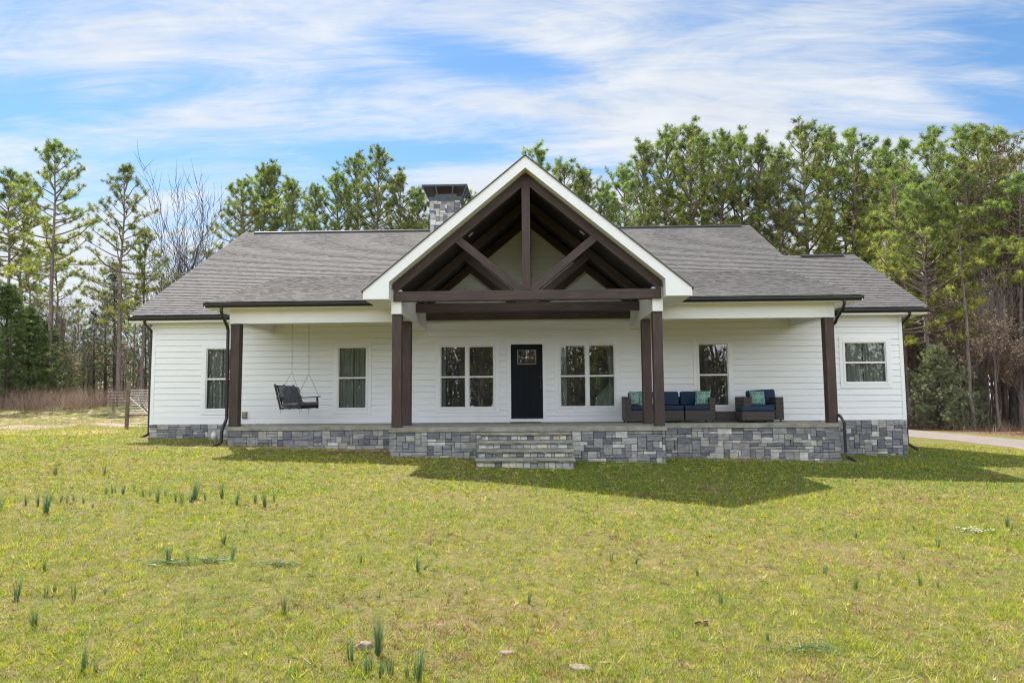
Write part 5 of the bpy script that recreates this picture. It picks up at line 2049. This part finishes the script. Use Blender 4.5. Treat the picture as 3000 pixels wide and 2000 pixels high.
# ------------------------------------------------------------------ rocks and small things on the lawn
def rock(x, y, sx, sy, sz, label, seed, mat='rock', name='rock', cat='rock', rz=0):
    import bmesh
    bm = bmesh.new()
    bmesh.ops.create_icosphere(bm, subdivisions=3, radius=1)
    r = random.Random(seed)
    ph = [r.uniform(0, 6) for _ in range(6)]
    for v in bm.verts:
        p = v.co
        k = 1 + .16 * math.sin(2.6 * p.x + ph[0]) * math.cos(2.2 * p.y + ph[1]) + .09 * math.sin(6 * p.z + 5 * p.x + ph[2]) + .06 * math.sin(9 * p.y + ph[3] + 4 * p.x)
        v.co = Vector((p.x * k * sx, p.y * k * sy, max(-.5, min(p.z * k, .75 + .1 * math.sin(4 * p.x + ph[4]))) * sz))
    me = bpy.data.meshes.new(name)
    bm.to_mesh(me)
    bm.free()
    me.materials.append(M[mat])
    me.polygons.foreach_set('use_smooth', [True] * len(me.polygons))
    o = link_obj(name, me)
    o.location = (x, y, gm(x, y) - sz * .05)
    o.rotation_euler = (0, 0, rz)
    props(o, label, cat, 'pale stones beside the dirt track' if 'scattered' in label else None)


rock(-1.17, -15.50, .060, .045, .050, 'pale tan rock between rush clumps at the bottom of the lawn', 1)
rock(-.20, -15.53, .060, .035, .022, 'flat pinkish rock half sunk in grass below the steps', 2, rz=-.3)
rock(.28, -15.76, .075, .045, .030, 'largest flat tan rock at the bottom edge of the lawn', 3, rz=-.4)
rock(.44, -15.66, .035, .022, .014, 'small flat rock just right of the largest one', 4)
rock(3.25, -10.86, .05, .025, .022, 'small whitish stone far out on the right lawn', 5)
rock(-2.46, -15.45, .022, .016, .014, 'small pale stone on the lower left lawn', 6)
for k in range(7):
    rock(-21.5 + k * .33 + (k % 3) * .2, 8.2 + (k * 37 % 5) * .25, .14 + .03 * (k % 3), .10, .07, 'pale stone among the scattered stones beside the dirt track', 10 + k)
mb = MB()
mb.tube([(-.07, 0, .01), (-.02, .01, .02), (.02, -.01, .025)], [.008, .011, .007], 6)
mb.box(.015, .045, -.012, .012, 0, .035)
mb.box(-.01, .02, -.02, .0, 0, .026)
o = mb.build('bark_piece', 'bark_litter', bevel=.003)
o.location = (1.26, -14.86, gm(1.26, -14.86))
props(o, 'broken reddish-brown bark piece lying on the right lawn', 'bark piece')
# white flowers
r = np.random.default_rng(8)
e = empty('white_flower_patch', (5.66, -10.98, gm(5.66, -10.98)), label='low patch of tiny white flowers on the right lawn', cat='flowers')
n = 46
mb = MB()
st = MB()
for k in range(n):
    x, y, h = r.normal() * .12, r.normal() * .08, r.uniform(.03, .07)
    st.tube([(x, y, -.01), (x + .004, y, h)], .0012, 3, cap=False)
    for a in range(5):
        q = a * 1.2566
        mb.add([(x, y, h), (x + .012 * math.cos(q - .4), y + .012 * math.sin(q - .4), h + .004), (x + .012 * math.cos(q + .4), y + .012 * math.sin(q + .4), h + .004)], [[0, 1, 2]], None, (.8, .8, .78))
mb.build('flower', 'pvc', e)['kind'] = 'stuff'
st.build('stem', 'rush', e)['kind'] = 'stuff'
e = empty('plastic_jug', (-9.25, -.31, gm(-9.25, -.31)), label='white plastic jug standing against the stone base near the swing-side downspout', cat='jug')
mb = MB()
mb.tube([(0, 0, 0), (0, 0, .15), (0, 0, .19), (0, 0, .215), (0, 0, .22)], [.075, .078, .06, .03, .028], 16)
mb.build('body', 'pvc', e, smooth=True)
mb = MB()
mb.tube([(0, 0, .219), (0, 0, .245)], .032, 14)
mb.build('cap', 'pvc', e)

# doormat
e = MB()
e.box(-.67, .19, -.86, -.40, .002, .022)
o = e.build('doormat', 'mat', bevel=.006)
props(o, 'thin dark brown doormat lying before the front door', 'doormat')

# ------------------------------------------------------------------ wicker furniture
SB = .05


def wick(mb_, *a):
    mb_.box(*a)


def rbox(name, x0, x1, y0, y1, z0, z1, mat, parent, bev=.03, lab=None, seg=3):
    mb = MB()
    cx_, cy_, cz_ = (x0 + x1) / 2, (y0 + y1) / 2, (z0 + z1) / 2
    mb.box(x0 - cx_, x1 - cx_, y0 - cy_, y1 - cy_, z0 - cz_, z1 - cz_)
    o = mb.build(name, mat, parent, loc=(cx_, cy_, cz_), smooth=mat not in ('wicker',))
    b = o.modifiers.new('edge', 'BEVEL')
    b.width = bev
    b.segments = seg
    if lab:
        o['label'] = lab
    return o


def sofa_module(x0, x1, y0, y1, label, arm_l, arm_r, nc=1):
    e = empty('sofa_section', ((x0 + x1) / 2, (y0 + y1) / 2, 0), label=label, cat='sofa section', group='sections of the wicker sofa')
    W, D = (x1 - x0) / 2, (y1 - y0) / 2
    al = .15
    rbox('frame', -W, W, -D, D, .05, .33, 'wicker', e, .012)
    rbox('backrest', -W, W, D - .10, D, .331, .70, 'wicker', e, .012)
    a0, a1 = -W, W
    if arm_l:
        rbox('armrest', -W - .002, -W + al, -D - .002, D - .101, .331, .665, 'wicker', e, .012)
        rbox('armrest_front', -W - .004, -W + al + .002, -D - .006, -D + .02, .05, .665, 'wicker', e, .008)
        a0 += al
    if arm_r:
        rbox('armrest', W - al, W + .002, -D - .002, D - .101, .331, .665, 'wicker', e, .012)
        rbox('armrest_front', W - al - .002, W + .004, -D - .006, -D + .02, .05, .665, 'wicker', e, .008)
        a1 -= al
    rbox('seat_cushion', a0 + .01, a1 - .01, -D - .01, D - .11, .332, .455, 'navy', e, .035)
    c = rbox('back_cushion', a0 + .01, a1 - .01, -.08, .08, 0, .40, 'navy', e, .05)
    c.location = ((a0 + a1) / 2, D - .22, .64)
    c.rotation_euler = (R(-14), 0, R(random.uniform(-2, 2)))
    for x in (-W + .06, W - .06):
        for y in (-D + .06, D - .06):
            mb = MB()
            mb.box(x - .022, x + .022, y - .022, y + .022, .0, .05)
            mb.build('leg', 'black_metal', e)
    return e


sofa_module(2.48, 3.28, -1.30, -.42, 'wicker sofa section at the left end, two floral pillows on it', True, False)
sofa_module(3.285, 4.045, -1.30, -.42, 'armless middle section of the wicker sofa beside the gable posts', False, False)
sofa_module(4.07, 4.88, -1.30, -.42, 'wicker sofa section at the right end under the narrow window', False, True)
# armchair
e = empty('wicker_armchair', (6.20, -.78, 0), label='brown wicker armchair with navy cushions next to the corner post', cat='armchair')
rbox('frame', -.53, .53, -.40, .40, .05, .33, 'wicker', e, .012)
rbox('backrest', -.53, .53, .30, .40, .331, .68, 'wicker', e, .012)
for s in (-1, 1):
    rbox('armrest', min(s * .53, s * .33), max(s * .53, s * .33), -.42, .298, .331, .665, 'wicker', e, .012)
    rbox('armrest_front', min(s * .534, s * .326), max(s * .534, s * .326), -.432, -.40, .05, .668, 'wicker', e, .008)
rbox('seat_cushion', -.32, .32, -.41, .29, .332, .46, 'navy', e, .035)
c = rbox('back_cushion', -.38, .40, -.085, .085, 0, .42, 'navy', e, .06)
c.location = (.12, .17, .66)
c.rotation_euler = (R(-16), R(-3), R(-5))
for x in (-.47, .47):
    for y in (-.34, .34):
        mb = MB()
        mb.box(x - .022, x + .022, y - .022, y + .022, 0, .05)
        mb.build('leg', 'black_metal', e)
e = empty('wicker_ottoman', (5.83, -1.60, 0), label='square wicker ottoman with navy top in front of the armchair', cat='ottoman')
rbox('frame', -.42, .42, -.30, .30, .05, .29, 'wicker', e, .03)
rbox('cushion', -.425, .425, -.305, .305, .291, .405, 'navy', e, .035)
for x in (-.36, .36):
    for y in (-.24, .24):
        mb = MB()
        mb.box(x - .022, x + .022, y - .022, y + .022, 0, .05)
        mb.build('leg', 'black_metal', e)
e = empty('low_wicker_table', (5.20, -.92, 0), label='low bare wicker table between the sofa and the ottoman', cat='low table')
rbox('tabletop', -.30, .36, -.30, .30, .255, .285, 'wicker', e, .01)
rbox('base', -.28, .34, -.28, .28, .03, .254, 'wicker', e, .01)


def pillow(x, y, z, s, rx_, ry_, rz_, label):
    n = 18
    mb = MB()
    V, F = [], []
    for sg in (-1, 1):
        for i in range(n + 1):
            for j in range(n + 1):
                u, v = i / n * 2 - 1, j / n * 2 - 1
                t = ((1 - u ** 4) * (1 - v ** 4)) ** .5
                k = 1 - .07 * (1 - abs(u)) * abs(v) ** 3 - .0
                k2 = 1 - .07 * (1 - abs(v)) * abs(u) ** 3
                V.append((u * s / 2 * k2, sg * (.012 + .085 * t) * (1 if t > 0 else 0), v * s / 2 * k))
        o_ = (0 if sg < 0 else (n + 1) ** 2)
        for i in range(n):
            for j in range(n):
                q = [o_ + i * (n + 1) + j, o_ + (i + 1) * (n + 1) + j, o_ + (i + 1) * (n + 1) + j + 1, o_ + i * (n + 1) + j + 1]
                F.append(q if sg < 0 else q[::-1])
    mb.add(V, F)
    o = mb.build('throw_pillow', 'floral', smooth=True)
    o.location = (x, y, z)
    o.rotation_euler = (R(rx_), R(ry_), R(rz_))
    props(o, label, 'pillow', 'teal floral pillows on the porch furniture')


pillow(2.80, -.98, .645, .40, -16, 8, 12, 'teal floral pillow at the left end of the sofa, against the armrest')
pillow(3.06, -1.05, .645, .40, -18, -8, -10, 'teal floral pillow second on the sofa, half behind the gable post')
pillow(4.62, -1.02, .65, .42, -16, 5, -4, 'teal floral pillow on the right sofa section beside its armrest')
pillow(6.11, -.98, .64, .41, -18, 3, 3, 'teal floral pillow on the armchair')

# ------------------------------------------------------------------ porch swing
sw = empty('porch_swing', (-6.43, -1.32, .47), rz=0, label='black wooden porch swing with charcoal cushions hanging from galvanised chains', cat='porch swing')
ang = R(83)
AX = Vector((math.cos(ang), math.sin(ang), 0))        # along the bench
FW = Vector((math.sin(ang), -math.cos(ang), 0))       # the way it faces
UP = Vector((0, 0, 1))


def sp(a, f, u):
    """bench coordinates; the whole bench is tipped a little backwards"""
    t = R(3)
    f2 = f * math.cos(t) - u * math.sin(t)
    u2 = f * math.sin(t) + u * math.cos(t)
    return AX * a + FW * f2 + UP * u2


def sbeam(name, a, b, w, h, mat='swing_wood', up=None, parent=sw):
    return beam(name, a, b, w, h, mat, parent, up=up or UP, bev=.004)


HL = .56
for k in range(6):
    f = -.26 + k * .10
    sbeam('seat_slat', sp(-HL, f, .03), sp(HL, f, .03), .075, .02)
for a in (-HL + .02, 0, HL - .02):
    sbeam('seat_rail', sp(a, -.30, -.0), sp(a, .30, -.0), .04, .05)
for a in (-HL + .02, -.02, HL - .02):
    sbeam('back_post', sp(a, -.27, -.03), sp(a, -.42, .66), .035, .05, up=FW)
for k in range(7):
    a = -HL + .12 + k * (2 * HL - .24) / 6
    sbeam('back_slat', sp(a, -.275, .06), sp(a, -.395, .60), .07, .014, up=FW)
sbeam('top_rail', sp(-HL, -.40, .60), sp(HL, -.40, .60), .03, .06)
for s in (-1, 1):
    a = s * (HL + .01)
    sbeam('arm_post', sp(a, .27, -.04), sp(a, .27, .27), .04, .05, up=FW)
    sbeam('armrest', sp(a, -.36, .285), sp(a, .36, .285), .075, .025)


def soft(name, pts8, parent):
    mb = MB()
    mb.add(pts8, [[0, 2, 3, 1], [4, 5, 7, 6], [0, 1, 5, 4], [2, 6, 7, 3], [0, 4, 6, 2], [1, 3, 7, 5]])
    o = mb.build(name, 'dark_cushion', parent, smooth=True)
    b = o.modifiers.new('edge', 'BEVEL')
    b.width = .035
    b.segments = 3
    s = o.modifiers.new('sub', 'SUBSURF')
    s.subdivision_type = 'SIMPLE'
    s.levels = s.render_levels = 3
    tx = bpy.data.textures.new(name, 'CLOUDS')
    tx.noise_scale = .16
    d = o.modifiers.new('folds', 'DISPLACE')
    d.texture = tx
    d.strength = .035
    return o


def sbox(a0, a1, f0, f1, u0, u1, tilt=0.0):
    P = []
    for u in (u0, u1):
        for f in (f0, f1):
            for a in (a0, a1):
                P.append(sp(a, f - tilt * (u - u0), u))
    return P


soft('seat_cushion', sbox(-HL + .04, HL - .02, -.24, .34, .045, .14), sw)
soft('back_cushion', sbox(-HL + .04, HL - .02, -.25, -.14, .14, .60, .22), sw)


def chain(p0, p1, name='chain', link=.045):
    """run of oval links, each turned a quarter to the next"""
    mb = MB()
    p0, p1 = Vector(p0), Vector(p1)
    d = p1 - p0
    n = max(2, int(d.length / link))
    z = d.normalized()
    x = z.orthogonal().normalized()
    y = z.cross(x)
    for k in range(n):
        c = p0 + d * (k + .5) / n
        s = x if k % 2 else y
        pts = []
        for j in range(9):
            t = j / 8 * math.tau
            pts.append(c + z * math.cos(t) * link * .62 + s * math.sin(t) * link * .26)
        mb.tube(pts, .0032, 4, cap=False)
    return mb.build(name, 'chain', sw)


ceil = 3.03 - .47
for s in (-1, 1):
    a = s * (HL + .01)
    top = AX * (s * .50) + Vector((.0, 0, ceil))
    j = AX * (s * .52) + FW * (.02) + UP * .95
    chain(top, j)
    chain(j, sp(a, .32, .29))
    chain(j, sp(a, -.34, .29))
for k, (a, f, l) in enumerate([(-.5, -.3, .16), (-.48, -.24, .1), (-.52, .26, .2), (-.5, .3, .14), (-.1, .3, .12), (-.06, .3, .22), (.02, .3, .12), (-.12, .28, .1)]):
    mb = MB()
    p = sp(a, f, .02)
    mb.tube([p, p + Vector((.01, 0, -l * .5)), p + Vector((-.005, .01, -l))], .004, 4)
    mb.build('cushion_tie', 'swing_wood', sw)

# ------------------------------------------------------------------ wire fence left of the house
fx, fy = -14.48, 4.19
fz_ = gmesh(fx, fy)
wf = empty('wire_fence', (fx, fy, fz_), label='rustic wire fence with brown posts beside the left wall of the house', cat='fence')


def fb(name, p, q, w, h=None, mat='fence_wood'):
    return beam(name, p, q, w, h or w, mat, wf, up=(0, -1, 0), bev=.004)


fb('post', (0, 0, -.2), (.03, 0, 1.72), .10)
fb('post', (1.25, .25, -.2), (1.15, .25, .95), .08)
fb('post', (3.1, .5, -.2), (3.1, .5, 1.3), .09)
fb('rail', (-.65, .03, .40), (-.08, .03, .44), .04, .07)
fb('rail', (.06, .07, .50), (3.2, .45, .47), .05, .11)
fb('brace', (.72, .12, .5), (1.05, .12, -.1), .06, .08)
fb('brace', (.45, .10, .92), (.75, .12, .5), .05, .07)
fb('brace', (.5, -.05, -.08), (1.7, .1, .12), .05, .08)
fb('brace', (.12, -.05, 1.12), (1.25, -.02, .13), .018, .018, 'pvc')
for seg_, (xa, ya, xb, yb) in enumerate([(.06, .0, 3.1, .42), (-.75, .1, -.06, .0)]):
    mb = MB()
    L = xb - xa
    zt = 1.42 if seg_ == 0 else 1.35
    z_ = .0
    k = 0
    while z_ <= zt:
        mb.tube([(xa, ya, z_), (xb, yb, z_ + .01)], .004 if seg_ == 0 else .0025, 3, cap=False)
        z_ += .06 if z_ > .5 and seg_ == 0 else .11
    n = int(L / .12)
    for i in range(n + 1):
        x = xa + L * i / n
        y = ya + (yb - ya) * i / n
        mb.tube([(x, y, 0), (x, y, zt)], .002, 3, cap=False)
    mb.build('wire_mesh', 'wire', wf)
